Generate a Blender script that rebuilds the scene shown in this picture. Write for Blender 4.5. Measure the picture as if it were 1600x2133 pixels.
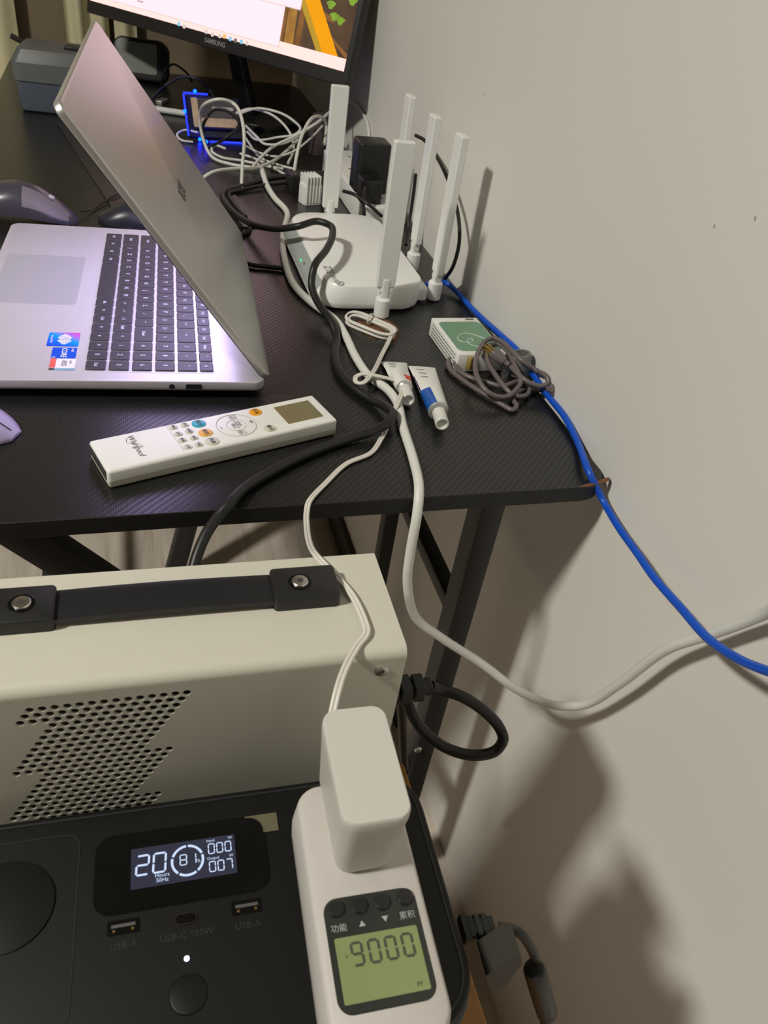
import bpy, math, random
from mathutils import Vector, Matrix
random.seed(7)
for o in list(bpy.data.objects): bpy.data.objects.remove(o)
sc = bpy.context.scene
COL = sc.collection
# ------------------------------------------------------------------ camera
CZ = 1.125                      # camera height; desk top is at 0.75
FPX, CX, CY = 1607.0, 800.0, 1066.5
def _d(u, v): return Vector((u - CX, v - CY, FPX)).normalized()
_Y = _d(230, -309); _X = _d(6191, 710); _X = (_X - _Y * _X.dot(_Y)).normalized(); _Z = _X.cross(_Y)
RW = Matrix((_X, _Y, _Z))       # camera (x right, y down, z forward) -> world
CAM = Vector((0, 0, CZ))
cam = bpy.data.cameras.new('camera'); camo = bpy.data.objects.new('camera', cam); COL.objects.link(camo)
r, dn, fw = RW @ Vector((1, 0, 0)), RW @ Vector((0, 1, 0)), RW @ Vector((0, 0, 1))
camo.matrix_world = Matrix((( r.x, -dn.x, -fw.x, 0), (r.y, -dn.y, -fw.y, 0), (r.z, -dn.z, -fw.z, CZ), (0, 0, 0, 1)))
cam.sensor_fit = 'VERTICAL'; cam.sensor_height = 36.0; cam.lens = FPX / 2133 * 36
cam.clip_start = .02
cam.dof.use_dof = True; cam.dof.focus_distance = .66; cam.dof.aperture_fstop = 18.0
sc.camera = camo
# ------------------------------------------------------------------ world, light, exposure
w = bpy.data.worlds.new('room_world'); sc.world = w; w.use_nodes = True
w.node_tree.nodes['Background'].inputs[0].default_value = (.9, .93, 1, 1)
w.node_tree.nodes['Background'].inputs[1].default_value = .02
LAMP = Vector((-1.55, .08, 2.56))
sc.view_settings.view_transform = 'Standard'; sc.view_settings.look = 'None'
sc.view_settings.gamma = 1; sc.view_settings.use_curve_mapping = False
sc.view_settings.exposure = 0.0
def area(name, loc, size, power, color):
    l = bpy.data.lights.new(name, 'AREA'); l.shape = 'DISK'; l.size = size; l.energy = power; l.color = color
    o = bpy.data.objects.new(name, l); COL.objects.link(o); o.location = loc
    return o
area('ceiling_light', LAMP, .28, 67, (1, .965, .865))

# ------------------------------------------------------------------ pixel -> place
def ray(u, v): return RW @ Vector((u - CX, v - CY, FPX))
def P(u, v, z):                 # photo pixel -> point at world height z
    q = ray(u, v); return CAM + q * ((z - CZ) / q.z)
def PX(u, v, x):
    q = ray(u, v); return CAM + q * (x / q.x)
def PY(u, v, y):
    q = ray(u, v); return CAM + q * (y / q.y)
def PPL(u, v, p, n):
    q = ray(u, v); return CAM + q * ((p - CAM).dot(n) / q.dot(n))
D = .75
# ------------------------------------------------------------------ materials
def lin(h):
    if isinstance(h, str):
        c = [int(h[i:i + 2], 16) / 255 for i in (0, 2, 4)]
        return tuple(x / 12.92 if x <= .04045 else ((x + .055) / 1.055) ** 2.4 for x in c) + (1,)
    return tuple(h) + (1,)
MATS = {}
def mat(name, col, rough=.5, metal=0, bump=0, bscale=300, var=.06, vscale=40, emit=0, spec=.5, coat=0, trans=0, alpha=1):
    if name in MATS: return MATS[name]
    m = bpy.data.materials.new(name); m.use_nodes = True; nt = m.node_tree; b = nt.nodes['Principled BSDF']
    c = lin(col)
    tc = nt.nodes.new('ShaderNodeTexCoord'); nz = nt.nodes.new('ShaderNodeTexNoise')
    nz.inputs['Scale'].default_value = vscale; nt.links.new(tc.outputs['Object'], nz.inputs['Vector'])
    mx = nt.nodes.new('ShaderNodeMix'); mx.data_type = 'RGBA'
    mx.inputs['A'].default_value = tuple(x * (1 - var) for x in c[:3]) + (1,)
    mx.inputs['B'].default_value = tuple(min(1, x * (1 + var)) for x in c[:3]) + (1,)
    nt.links.new(nz.outputs['Fac'], mx.inputs['Factor']); nt.links.new(mx.outputs['Result'], b.inputs['Base Color'])
    b.inputs['Roughness'].default_value = rough; b.inputs['Metallic'].default_value = metal
    b.inputs['Specular IOR Level'].default_value = spec; b.inputs['Coat Weight'].default_value = coat
    b.inputs['Transmission Weight'].default_value = trans; b.inputs['Alpha'].default_value = alpha
    if emit:
        nt.links.new(mx.outputs['Result'], b.inputs['Emission Color']); b.inputs['Emission Strength'].default_value = emit
        nt.links.remove(b.inputs['Base Color'].links[0]); b.inputs['Base Color'].default_value = (.015, .015, .015, 1)
    if bump:
        n2 = nt.nodes.new('ShaderNodeTexNoise'); n2.inputs['Scale'].default_value = bscale
        nt.links.new(tc.outputs['Object'], n2.inputs['Vector'])
        bp = nt.nodes.new('ShaderNodeBump'); bp.inputs['Strength'].default_value = bump; bp.inputs['Distance'].default_value = .001
        nt.links.new(n2.outputs['Fac'], bp.inputs['Height']); nt.links.new(bp.outputs['Normal'], b.inputs['Normal'])
    MATS[name] = m; return m
def nodes_of(m): return m.node_tree, m.node_tree.nodes['Principled BSDF']
def mnode(nt, op, a, b=None):
    n = nt.nodes.new('ShaderNodeMath'); n.operation = op
    for i, x in enumerate((a, b)):
        if x is None: continue
        if isinstance(x, (int, float)): n.inputs[i].default_value = x
        else: nt.links.new(x, n.inputs[i])
    return n.outputs[0]
def carbon():
    m = bpy.data.materials.new('carbon_laminate'); m.use_nodes = True; nt, b = nodes_of(m)
    tc = nt.nodes.new('ShaderNodeTexCoord'); sp = nt.nodes.new('ShaderNodeSeparateXYZ'); nt.links.new(tc.outputs['Object'], sp.inputs[0])
    s = 1 / .0017
    fx = mnode(nt, 'MULTIPLY', sp.outputs[0], s); fy = mnode(nt, 'MULTIPLY', sp.outputs[1], s)
    ix = mnode(nt, 'FLOOR', fx); iy = mnode(nt, 'FLOOR', fy)
    q = mnode(nt, 'FRACT', mnode(nt, 'DIVIDE', mnode(nt, 'ADD', mnode(nt, 'SUBTRACT', ix, iy), 4000), 4))
    warp = mnode(nt, 'LESS_THAN', q, .45)
    # rounded thread profile, across x for warp threads, across y for weft
    px_ = mnode(nt, 'SINE', mnode(nt, 'MULTIPLY', mnode(nt, 'FRACT', fx), math.pi))
    py_ = mnode(nt, 'SINE', mnode(nt, 'MULTIPLY', mnode(nt, 'FRACT', fy), math.pi))
    mx = nt.nodes.new('ShaderNodeMix'); mx.data_type = 'FLOAT'
    nt.links.new(warp, mx.inputs['Factor']); nt.links.new(py_, mx.inputs['A']); nt.links.new(px_, mx.inputs['B'])
    hgt = mnode(nt, 'ADD', mnode(nt, 'MULTIPLY', mx.outputs['Result'], .5), mnode(nt, 'MULTIPLY', warp, .5))
    bp = nt.nodes.new('ShaderNodeBump'); bp.inputs['Strength'].default_value = .12; bp.inputs['Distance'].default_value = .0004
    nt.links.new(hgt, bp.inputs['Height']); nt.links.new(bp.outputs['Normal'], b.inputs['Normal'])
    cr = nt.nodes.new('ShaderNodeMix'); cr.data_type = 'RGBA'; cr.inputs['A'].default_value = (.0098, .0098, .0092, 1); cr.inputs['B'].default_value = (.0112, .0112, .0106, 1)
    nt.links.new(warp, cr.inputs['Factor']); nt.links.new(cr.outputs['Result'], b.inputs['Base Color'])
    rr = mnode(nt, 'ADD', mnode(nt, 'MULTIPLY', warp, -.08), .34)
    nt.links.new(rr, b.inputs['Roughness']); nt.links.new(mnode(nt, 'ADD', mnode(nt, 'MULTIPLY', warp, .16), .50), b.inputs['Specular IOR Level'])
    return m
def wood(name, c1, c2, scale=(14, 1.2, 14), rough=.45):
    m = bpy.data.materials.new(name); m.use_nodes = True; nt, b = nodes_of(m)
    tc = nt.nodes.new('ShaderNodeTexCoord'); mp = nt.nodes.new('ShaderNodeMapping'); mp.inputs['Scale'].default_value = scale
    nt.links.new(tc.outputs['Object'], mp.inputs['Vector'])
    oi = nt.nodes.new('ShaderNodeObjectInfo'); cb = nt.nodes.new('ShaderNodeCombineXYZ')
    nt.links.new(mnode(nt, 'MULTIPLY', oi.outputs['Random'], 37), cb.inputs[0]); nt.links.new(mnode(nt, 'MULTIPLY', oi.outputs['Random'], 11), cb.inputs[1])
    nt.links.new(cb.outputs[0], mp.inputs['Location'])
    n = nt.nodes.new('ShaderNodeTexNoise'); n.inputs['Scale'].default_value = 2.2; n.inputs['Detail'].default_value = 6; n.inputs['Distortion'].default_value = 1.4
    nt.links.new(mp.outputs[0], n.inputs['Vector'])
    cr = nt.nodes.new('ShaderNodeValToRGB'); cr.color_ramp.elements[0].color = lin(c1); cr.color_ramp.elements[1].color = lin(c2)
    cr.color_ramp.elements[0].position = .3; cr.color_ramp.elements[1].position = .7
    nt.links.new(n.outputs['Fac'], cr.inputs[0]); nt.links.new(cr.outputs[0], b.inputs['Base Color']); b.inputs['Roughness'].default_value = rough
    return m
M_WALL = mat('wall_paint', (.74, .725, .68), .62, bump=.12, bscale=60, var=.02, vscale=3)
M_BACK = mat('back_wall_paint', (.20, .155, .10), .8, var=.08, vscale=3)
M_CEIL = mat('ceiling_paint', (.38, .37, .35), .8, var=.02)
M_CARBON = carbon()
M_BLACKMETAL = mat('black_powder_coat', (.018, .018, .018), .5, bump=.1, bscale=900)
M_BLACKEDGE = mat('black_edge_band', (.006, .006, .006), .5)
M_CHIP = wood('raw_chipboard', '5c4029', '80583a', (60, 60, 60), .8)
M_FLOOR = wood('laminate_floor', 'b5a99c', 'd6ccc0', (10, 1.0, 10), .4)
M_STOOL = wood('orange_wood', '8a6026', 'a8762f', (3, 20, 20), .45)
M_SILVER = mat('silver_aluminium', (.60, .585, .58), .36, metal=.75, bump=.03, bscale=1500, var=.02)
M_DECK = mat('silver_deck', (.62, .60, .62), .38, metal=.35, bump=.03, bscale=1500, var=.02)
M_PAD = mat('touchpad_glass', (.42, .42, .43), .30, metal=.2, var=.01)
M_KEY = mat('key_plastic', (.035, .033, .038), .42, bump=.05, bscale=1500)
M_LEGEND = mat('key_legend_print', (.5, .5, .58), .6)
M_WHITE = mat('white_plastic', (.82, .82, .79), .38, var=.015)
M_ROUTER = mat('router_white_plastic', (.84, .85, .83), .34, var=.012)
M_CHARGER = mat('charger_shaded_white', (.62, .60, .55), .42, var=.01)  # white darkened: soft shade over the stool is put into the colour
M_METER = mat('meter_shaded_white', (.58, .55, .52), .36, var=.01)  # white lowered too, carrying the same soft shade in its albedo
M_CREAM = mat('cream_powder_coat', (.62, .60, .51), .42, bump=.06, bscale=1800, var=.015)
M_INSIDE = mat('dark_interior', (.05, .045, .03), .7)
M_BLACK = mat('black_plastic', (.014, .014, .014), .42, bump=.04, bscale=900)
M_STATION = mat('station_shaded_black', (.0055, .0056, .0052), .5, bump=.06, bscale=1500, spec=.3)  # black lowered further to include the shade lying over the panel
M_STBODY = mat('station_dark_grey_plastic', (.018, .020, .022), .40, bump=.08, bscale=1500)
M_GLASSBLK = mat('black_gloss', (.0035, .0035, .003), .25, spec=.35)
M_RUBBER = mat('black_rubber', (.010, .010, .0098), .45, var=.1)
M_WCABLE = mat('white_cable', (.72, .725, .68), .42, var=.02)
M_TCABLE = mat('thin_white_wire', (.72, .69, .64), .4, var=.02)
M_BCABLE = mat('blue_cable', (.003, .085, .58), .38, var=.05)
M_GCABLE = mat('grey_cord', (.145, .118, .12), .38, var=.05)
M_STRAP = mat('black_strap', (.013, .013, .015), .38, bump=.1, bscale=500)
M_STEEL = mat('steel', (.68, .66, .62), .28, metal=1, var=.03)
M_BRASS = mat('brass', (.62, .44, .14), .35, metal=1)
M_BEZEL = mat('monitor_black_plastic', (.022, .021, .021), .38, bump=.04, bscale=800)
M_TXT = mat('grey_print', (.10, .10, .10), .5)
M_TXTD = mat('dark_print', (.05, .05, .05), .5)
M_TXTST = mat('faint_grey_print', (.028, .028, .027), .5)
M_LCDG = mat('green_lcd', (.26, .31, .13), .35, var=.08, vscale=25)
M_LCDT = mat('olive_lcd', (.20, .17, .085), .25, var=.12, vscale=40)
M_SEG = mat('lcd_segments', (.07, .075, .055), .5)
M_SCREENBLUE = mat('station_screen_glow', (.055, .06, .13), .3, emit=.32)
M_DIG = mat('station_digits_glow', (.62, .75, 1.0), .3, emit=1.0, var=.01)
M_LEDW = mat('white_led', (.55, .65, 1.0), .3, emit=6)
M_LEDB = mat('blue_led', (.0, .012, 1.0), .3, emit=40, var=.01)
M_LEDBS = mat('blue_led_strip', (.01, .03, 1.0), .3, emit=2.0, var=.01)
M_LEDG = mat('green_led', (.05, .9, .3), .3, emit=1.1)

# ------------------------------------------------------------------ mesh builder
def rrect(w, d, r, seg=4):
    r = max(min(r, w / 2 - 1e-5, d / 2 - 1e-5), 1e-6); out = []
    for cx, cy, a0 in ((w / 2 - r, d / 2 - r, 0), (-w / 2 + r, d / 2 - r, 90), (-w / 2 + r, -d / 2 + r, 180), (w / 2 - r, -d / 2 + r, 270)):
        for i in range(seg + 1):
            a = math.radians(a0 + 90 * i / seg); out.append((cx + r * math.cos(a), cy + r * math.sin(a)))
    return out
def smooth(pts, n=8):
    pts = [Vector(p) for p in pts]; out = []
    if len(pts) < 3: return pts
    ext = [pts[0] * 2 - pts[1]] + pts + [pts[-1] * 2 - pts[-2]]
    for i in range(1, len(ext) - 2):
        p0, p1, p2, p3 = ext[i - 1:i + 3]
        t0 = 0; t1 = t0 + max((p1 - p0).length, 1e-6) ** .5; t2 = t1 + max((p2 - p1).length, 1e-6) ** .5; t3 = t2 + max((p3 - p2).length, 1e-6) ** .5
        for k in range(n):
            t = t1 + (t2 - t1) * k / n
            a1 = p0 * ((t1 - t) / (t1 - t0)) + p1 * ((t - t0) / (t1 - t0)); a2 = p1 * ((t2 - t) / (t2 - t1)) + p2 * ((t - t1) / (t2 - t1))
            a3 = p2 * ((t3 - t) / (t3 - t2)) + p3 * ((t - t2) / (t3 - t2))
            b1 = a1 * ((t2 - t) / (t2 - t0)) + a2 * ((t - t0) / (t2 - t0)); b2 = a2 * ((t3 - t) / (t3 - t1)) + a3 * ((t - t1) / (t3 - t1))
            out.append(b1 * ((t2 - t) / (t2 - t1)) + b2 * ((t - t1) / (t2 - t1)))
    out.append(pts[-1]); return out
I4 = Matrix.Identity(4)
def TR(x=0, y=0, z=0, rx=0, ry=0, rz=0):
    return Matrix.Translation((x, y, z)) @ Matrix.Rotation(math.radians(rz), 4, 'Z') @ Matrix.Rotation(math.radians(ry), 4, 'Y') @ Matrix.Rotation(math.radians(rx), 4, 'X')
def AX(o, x, y):                # matrix from origin, x axis, y axis
    x = Vector(x).normalized(); y = Vector(y); y = (y - x * y.dot(x)).normalized(); z = x.cross(y)
    return Matrix(((x.x, y.x, z.x, o[0]), (x.y, y.y, z.y, o[1]), (x.z, y.z, z.z, o[2]), (0, 0, 0, 1)))
def ALONG(o, z, up=(0, 0, 1)):  # matrix whose z runs along z
    z = Vector(z).normalized(); u = Vector(up)
    if abs(z.dot(u.normalized())) > .95: u = Vector((1, 0, 0))
    x = u.cross(z).normalized(); y = z.cross(x)
    return Matrix(((x.x, y.x, z.x, o[0]), (x.y, y.y, z.y, o[1]), (x.z, y.z, z.z, o[2]), (0, 0, 0, 1)))
class MB:
    def __init__(s): s.v = []; s.f = []; s.m = []
    def add(s, vs, fs, M=I4, mi=0):
        n = len(s.v); s.v += [tuple(M @ Vector(p)) for p in vs]; s.f += [tuple(i + n for i in f) for f in fs]; s.m += [mi] * len(fs); return s
    def rings(s, rings, M=I4, c0=True, c1=True, mi=0):
        n = len(rings[0]); vs = [p for q in rings for p in q]; fs = []
        for k in range(len(rings) - 1):
            a, b = k * n, (k + 1) * n
            for i in range(n): fs.append((a + i, a + (i + 1) % n, b + (i + 1) % n, b + i))
        if c0: fs.append(tuple(range(n - 1, -1, -1)))
        if c1: fs.append(tuple(range((len(rings) - 1) * n, len(rings) * n)))
        return s.add(vs, fs, M, mi)
    def slab(s, w, d, z0, z1, r=.002, bt=0, bb=0, seg=4, bs=3, M=I4, cx=0, cy=0, taper=0, mi=0):
        R = []
        def ring(ins, z, sc_=0): R.append([(x + cx, y + cy, z) for x, y in rrect(w - 2 * ins - 2 * sc_, d - 2 * ins - 2 * sc_, max(r - ins, 1e-5), seg)])
        if bb:
            for i in range(bs): a = math.pi / 2 * i / bs; ring(bb * (1 - math.sin(a)), z0 + bb * (1 - math.cos(a)))
        ring(0, z0 + bb); ring(0, z1 - bt, taper)
        if bt:
            for i in range(1, bs + 1): a = math.pi / 2 * i / bs; ring(bt * (1 - math.cos(a)), z1 - bt + bt * math.sin(a), taper)
        return s.rings(R, M, mi=mi)
    def box(s, x0, x1, y0, y1, z0, z1, M=I4, mi=0):
        v = [(x, y, z) for z in (z0, z1) for x, y in ((x0, y0), (x1, y0), (x1, y1), (x0, y1))]
        return s.add(v, [(3, 2, 1, 0), (4, 5, 6, 7), (0, 1, 5, 4), (1, 2, 6, 5), (2, 3, 7, 6), (3, 0, 4, 7)], M, mi)
    def tube(s, pts, r, seg=10, caps=True, M=I4, mi=0):
        pts = [Vector(p) for p in pts]; R = []; T0 = None; N = None
        for i, p in enumerate(pts):
            t = (pts[min(i + 1, len(pts) - 1)] - pts[max(i - 1, 0)])
            t = t.normalized() if t.length > 1e-9 else (T0 or Vector((0, 0, 1)))
            if N is None:
                N = t.cross(Vector((0, 0, 1)));  N = N if N.length > 1e-3 else t.cross(Vector((1, 0, 0)))
            N = (N - t * N.dot(t)); N = N.normalized() if N.length > 1e-6 else t.orthogonal().normalized()
            B = t.cross(N); T0 = t; rr = r(i / (len(pts) - 1)) if callable(r) else r
            R.append([p + (N * math.cos(2 * math.pi * k / seg) + B * math.sin(2 * math.pi * k / seg)) * rr for k in range(seg)])
        return s.rings(R, M, caps, caps, mi)
    def lathe(s, prof, M=I4, seg=20, mi=0, caps=True):
        return s.rings([[(rr * math.cos(2 * math.pi * k / seg), rr * math.sin(2 * math.pi * k / seg), z) for k in range(seg)] for rr, z in prof], M, caps, caps, mi)
    def poly(s, pts, M=I4, mi=0): return s.add(pts, [tuple(range(len(pts)))], M, mi)
    def flat(s, w, d, z, cx=0, cy=0, r=.0003, seg=3, M=I4, mi=0): return s.poly([(x + cx, y + cy, z) for x, y in rrect(w, d, r, seg)], M, mi)
    def ring2(s, w, d, r, t, z, cx=0, cy=0, seg=6, M=I4, h=0, mi=0):   # flat (or raised) outline
        a = rrect(w, d, r, seg); b = rrect(w - 2 * t, d - 2 * t, max(r - t, 1e-5), seg); n = len(a)
        vs = [(x + cx, y + cy, z + h) for x, y in a] + [(x + cx, y + cy, z + h) for x, y in b]
        fs = [(i, (i + 1) % n, n + (i + 1) % n, n + i) for i in range(n)]
        if h:
            vs += [(x + cx, y + cy, z) for x, y in a] + [(x + cx, y + cy, z) for x, y in b]
            fs += [(2 * n + i, 2 * n + (i + 1) % n, (i + 1) % n, i) for i in range(n)] + [(n + i, n + (i + 1) % n, 3 * n + (i + 1) % n, 3 * n + i) for i in range(n)]
        return s.add(vs, fs, M, mi)
    def text(s, t, size, M, mi=0, sx=1, bold=0, shear=0):
        cu = bpy.data.curves.new('t', 'FONT'); cu.body = t; cu.size = size; cu.align_x = 'CENTER'; cu.align_y = 'CENTER'; cu.resolution_u = 2
        cu.offset = bold; cu.shear = shear
        o = bpy.data.objects.new('t', cu); me = bpy.data.meshes.new_from_object(o)
        s.add([(p.co.x * sx, p.co.y, 0) for p in me.vertices], [tuple(p.vertices) for p in me.polygons], M, mi)
        bpy.data.objects.remove(o); bpy.data.curves.remove(cu); bpy.data.meshes.remove(me); return s
    def seg7(s, ch, w, h, t, M=I4, cx=0, cy=0, sh=0, mi=0):
        on = {'0': 'abcdef', '1': 'bc', '2': 'abged', '7': 'abc', '8': 'abcdefg', '9': 'abcdfg'}[ch]; g = t * .18
        def hb(y):
            x0, x1 = -w / 2 + g, w / 2 - g; return [(x0 + t * .4, y + t / 2), (x0, y), (x0 + t * .4, y - t / 2), (x1 - t * .4, y - t / 2), (x1, y), (x1 - t * .4, y + t / 2)]
        def vb(x, y0, y1):
            y0 += g; y1 -= g; return [(x, y1), (x - t / 2, y1 - t * .4), (x - t / 2, y0 + t * .4), (x, y0), (x + t / 2, y0 + t * .4), (x + t / 2, y1 - t * .4)]
        A = {'a': hb(h / 2), 'g': hb(0), 'd': hb(-h / 2), 'f': vb(-w / 2, 0, h / 2), 'b': vb(w / 2, 0, h / 2), 'e': vb(-w / 2, -h / 2, 0), 'c': vb(w / 2, -h / 2, 0)}
        for k in on: s.poly([(x + y * sh + cx, y + cy, 0) for x, y in A[k]], M, mi)
        return s
    def build(s, name, mats, parent=None, ang=35, loc=None, mesh_only=False):
        me = bpy.data.meshes.new(name); me.from_pydata(s.v, [], s.f)
        for m in (mats if isinstance(mats, (list, tuple)) else [mats]): me.materials.append(m)
        for p, k in zip(me.polygons, s.m): p.material_index = k; p.use_smooth = True
        me.set_sharp_from_angle(angle=math.radians(ang)); me.update()
        if mesh_only: return me
        o = bpy.data.objects.new(name, me); COL.objects.link(o)
        if parent: o.parent = parent
        if loc is not None: o.location = loc
        return o
def tag(o, label, cat, group=None):
    o['label'] = label; o['category'] = cat
    if group: o['group'] = group
    return o
def thing(name, label, cat, loc=(0, 0, 0), rz=0, group=None):
    o = bpy.data.objects.new(name, None); COL.objects.link(o); o.empty_display_size = .02
    o.location = loc; o.rotation_euler = (0, 0, math.radians(rz)); return tag(o, label, cat, group)
def struct(o): o['kind'] = 'structure'; return o
class FR:                       # local frame of a thing standing at loc, turned rz degrees
    def __init__(s, loc, rz): s.M = TR(*loc, rz=rz); s.I = s.M.inverted()
    def at(s, u, v, z): return s.I @ P(u, v, z)
    def w(s, p): return s.I @ Vector(p)
# ------------------------------------------------------------------ the room
XW, XL, YB, YF, HC = .393, -3.0, 2.12, -1.9, 2.66
def quad(name, pts, m):
    b = MB(); b.poly(pts); return struct(b.build(name, m))
fl = struct(MB().box(XL, XW, YF, YB, -.03, -.001).build('floor', M_FLOOR))
pl = MB().box(-.0948, .0948, -.62, .62, -.008, 0).build('floor_plank', M_FLOOR, mesh_only=True)
k = 0
for i in range(8):
    for j in range(3):
        o = bpy.data.objects.new('floor_plank', pl); COL.objects.link(o); o.parent = fl
        o.location = (XW - .115 - i * .190, -.35 + (i % 3) * .41 + j * 1.243, 0); k += 1
        if o.location.y + .62 > YB: o.scale.y = max(.1, (YB - .001 - (o.location.y - .62)) / 1.24); o.location.y = YB - .001 - .62 * o.scale.y
struct(MB().box(XW, XW + .1, YF, YB + .1, -.03, HC).build('wall_right', M_WALL))
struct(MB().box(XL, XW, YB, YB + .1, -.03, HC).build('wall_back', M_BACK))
M_FAR = mat('dark_unseen_wall', (.07, .055, .04), .6, var=.1, vscale=4)  # unseen walls kept dark to cut the bounced fill
struct(MB().box(XL - .1, XL, YF, YB + .1, -.03, HC).build('wall_left', M_FAR))
struct(MB().box(XL - .1, XW + .1, YF - .1, YF, -.03, HC).build('wall_front', M_FAR))
struct(MB().box(XL - .1, XW + .1, YF - .1, YB + .1, HC, HC + .05).build('ceiling', M_CEIL))
struct(MB().box(XW - .012, XW - .0005, .75, YB - .01, .001, .07).build('baseboard_right', mat('dark_skirting', (.03, .025, .02), .5)))
lamp = thing('ceiling_lamp', 'round white ceiling lamp lighting the room from above', 'lamp', (LAMP.x, LAMP.y, HC))
MB().lathe([(.20, 0), (.20, -.035), (.185, -.05)], seg=32).build('lamp_body', M_CEIL, lamp)
MB().lathe([(.18, -.0505), (.15, -.07), (.05, -.08), (.01, -.081)], seg=32).build('lamp_diffuser', mat('lamp_glow', (1, .95, .85), .5, emit=3.0), lamp)
def curtain(name, label, x0, x1, y, amp, n, m, z0=.02, z1=2.55, ph=0.0, slope=0):
    b = MB(); N = n * 12; th = .004; fr = []; bk = []
    for i in range(N + 1):
        t = i / N; x = x0 + (x1 - x0) * t; yy = y + slope * t + amp * math.sin(2 * math.pi * n * t + ph) + amp * .3 * math.sin(5.3 * t * n + 1)
        fr.append((x, yy)); bk.append((x, yy + th))
    b.rings([[(x, y_, z) for x, y_ in fr + bk[::-1]] for z in (z0, z1)])
    return tag(b.build(name, m, ang=60), label, 'curtain')
M_CURT = mat('cream_curtain', (.60, .56, .36), .85, bump=.3, bscale=400, var=.08)
curtain('window_curtain', 'cream curtain hanging behind the top corner of the laptop lid', PY(134, 40, 2.08).x, PY(226, 40, 2.08).x, 2.085, .010, 2, M_CURT, ph=.5)
curtain('window_curtain', 'narrow cream curtain fold left of the monitor corner', PY(238, 60, 2.08).x, PY(285, 60, 2.08).x, 2.085, .008, 1, M_CURT, ph=2)
curtain('window_curtain', 'cream curtain edge hanging at the left border beside the desk', PY(27, 0, 2.075).x - .30, PY(27, 0, 2.075).x, 2.078, .010, 4, M_CURT, ph=1)
wr = bpy.data.objects['wall_right']
for u, v, rr in ((1007, 198, .0010), (1488, 471, .0009), (1573, 455, .0010), (1122, 1905, .0010)):
    q = PX(u, v, XW - .0002); MB().poly([(q.x, q.y + rr * math.cos(a) * (1 + .5 * math.sin(2 * a)), q.z + rr * 1.6 * math.sin(a)) for a in [2 * math.pi * k / 9 for k in range(9)]][::-1]).build('scuff_mark', mat('scuff_grey', (.36, .34, .31), .8), wr)
# ------------------------------------------------------------------ desk
YD0, YD1, XD0 = .461, 2.05, -.235
desk = thing('desk', 'black carbon-weave topped desk with black steel frame against the white wall', 'desk', (0, 0, 0))
b = MB(); cx, cy = (XD0 + XW - .004) / 2, (YD0 + YD1) / 2
b.slab(XW - .004 - XD0, YD1 - YD0, D - .0155, D, r=.028, bt=.0006, bb=.0006, seg=8, bs=1, cx=cx, cy=cy)
top = b.build('tabletop', [M_CARBON, M_BLACKEDGE], desk, ang=30)
for p in top.data.polygons:
    if p.normal.z < .9: p.material_index = 1
b = MB()
def blob(pts, z, n=5): return [(p.x, p.y, z) for p in smooth([P(u, v, D) for u, v in pts] + [P(*pts[0], D)], n)[:-1]]
b.poly(blob([(742, 668), (768, 657), (800, 664), (826, 680), (831, 702), (822, 713), (806, 700), (780, 708), (756, 696)], D + .0003))
b.build('worn_patch', M_CHIP, desk)['label'] = 'bare brown chipboard where the black laminate has worn off'
b = MB()
b.poly(blob([(1203, 1016), (1222, 1008), (1250, 1000), (1268, 995), (1270, 1001), (1245, 1009), (1225, 1014)], D + .0003)).build('worn_patch', M_CHIP, desk)['label'] = 'bare brown chipboard chip on the front corner'
def bar(name, a, c, wx, wy, parent=desk, m=M_BLACKMETAL):
    a = Vector(a); c = Vector(c); b = MB(); b.slab(wx, wy, 0, (c - a).length, r=.002, seg=2, M=ALONG(a, c - a, (0, 1, 0))); return b.build(name, m, parent)
zb = D - .0158
for y in (.508, 1.95):
    for x in (.298, -.17):
        lg = bar('leg', (x, y, .008), (x, y, zb), .024, .028)
        MB().lathe([(.014, 0), (.014, .006), (.006, .008), (.006, .012)], TR(x, y, .0)).build('leveling_foot', M_BLACK, lg)
    bar('frame_rail', (-.158, y, zb - .012), (.286, y, zb - .012), .022, .022)
bar('leg', (.345, .86, .001), (.345, .86, zb), .022, .022)
bar('stretcher', (.298, .522, 1.125 - .572), (.298, 1.936, 1.125 - .572), .018, .018)
bar('diagonal_brace', (-.123, .512, 1.125 - .40), (.286, .512, 1.125 - .875), .030, .02)
bar('diagonal_brace', P(398, 1085, .14) + Vector((.14, .12, .5)), P(374, 1170, .05) + Vector((-.02, -.02, -.045)), .034, .03)
bar('stretcher', (-.17, .522, .20), (-.17, 1.936, .20), .018, .018)
for u, v in ((871, 1562), (944, 1343)):
    q = PY(u, v, .493); MB().lathe([(.005, 0), (.005, .001), (.0035, .003), (.001, .0035)], ALONG((q.x, .494, q.z), (0, -1, 0)), seg=12).build('bolt', M_STEEL, desk)

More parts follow.
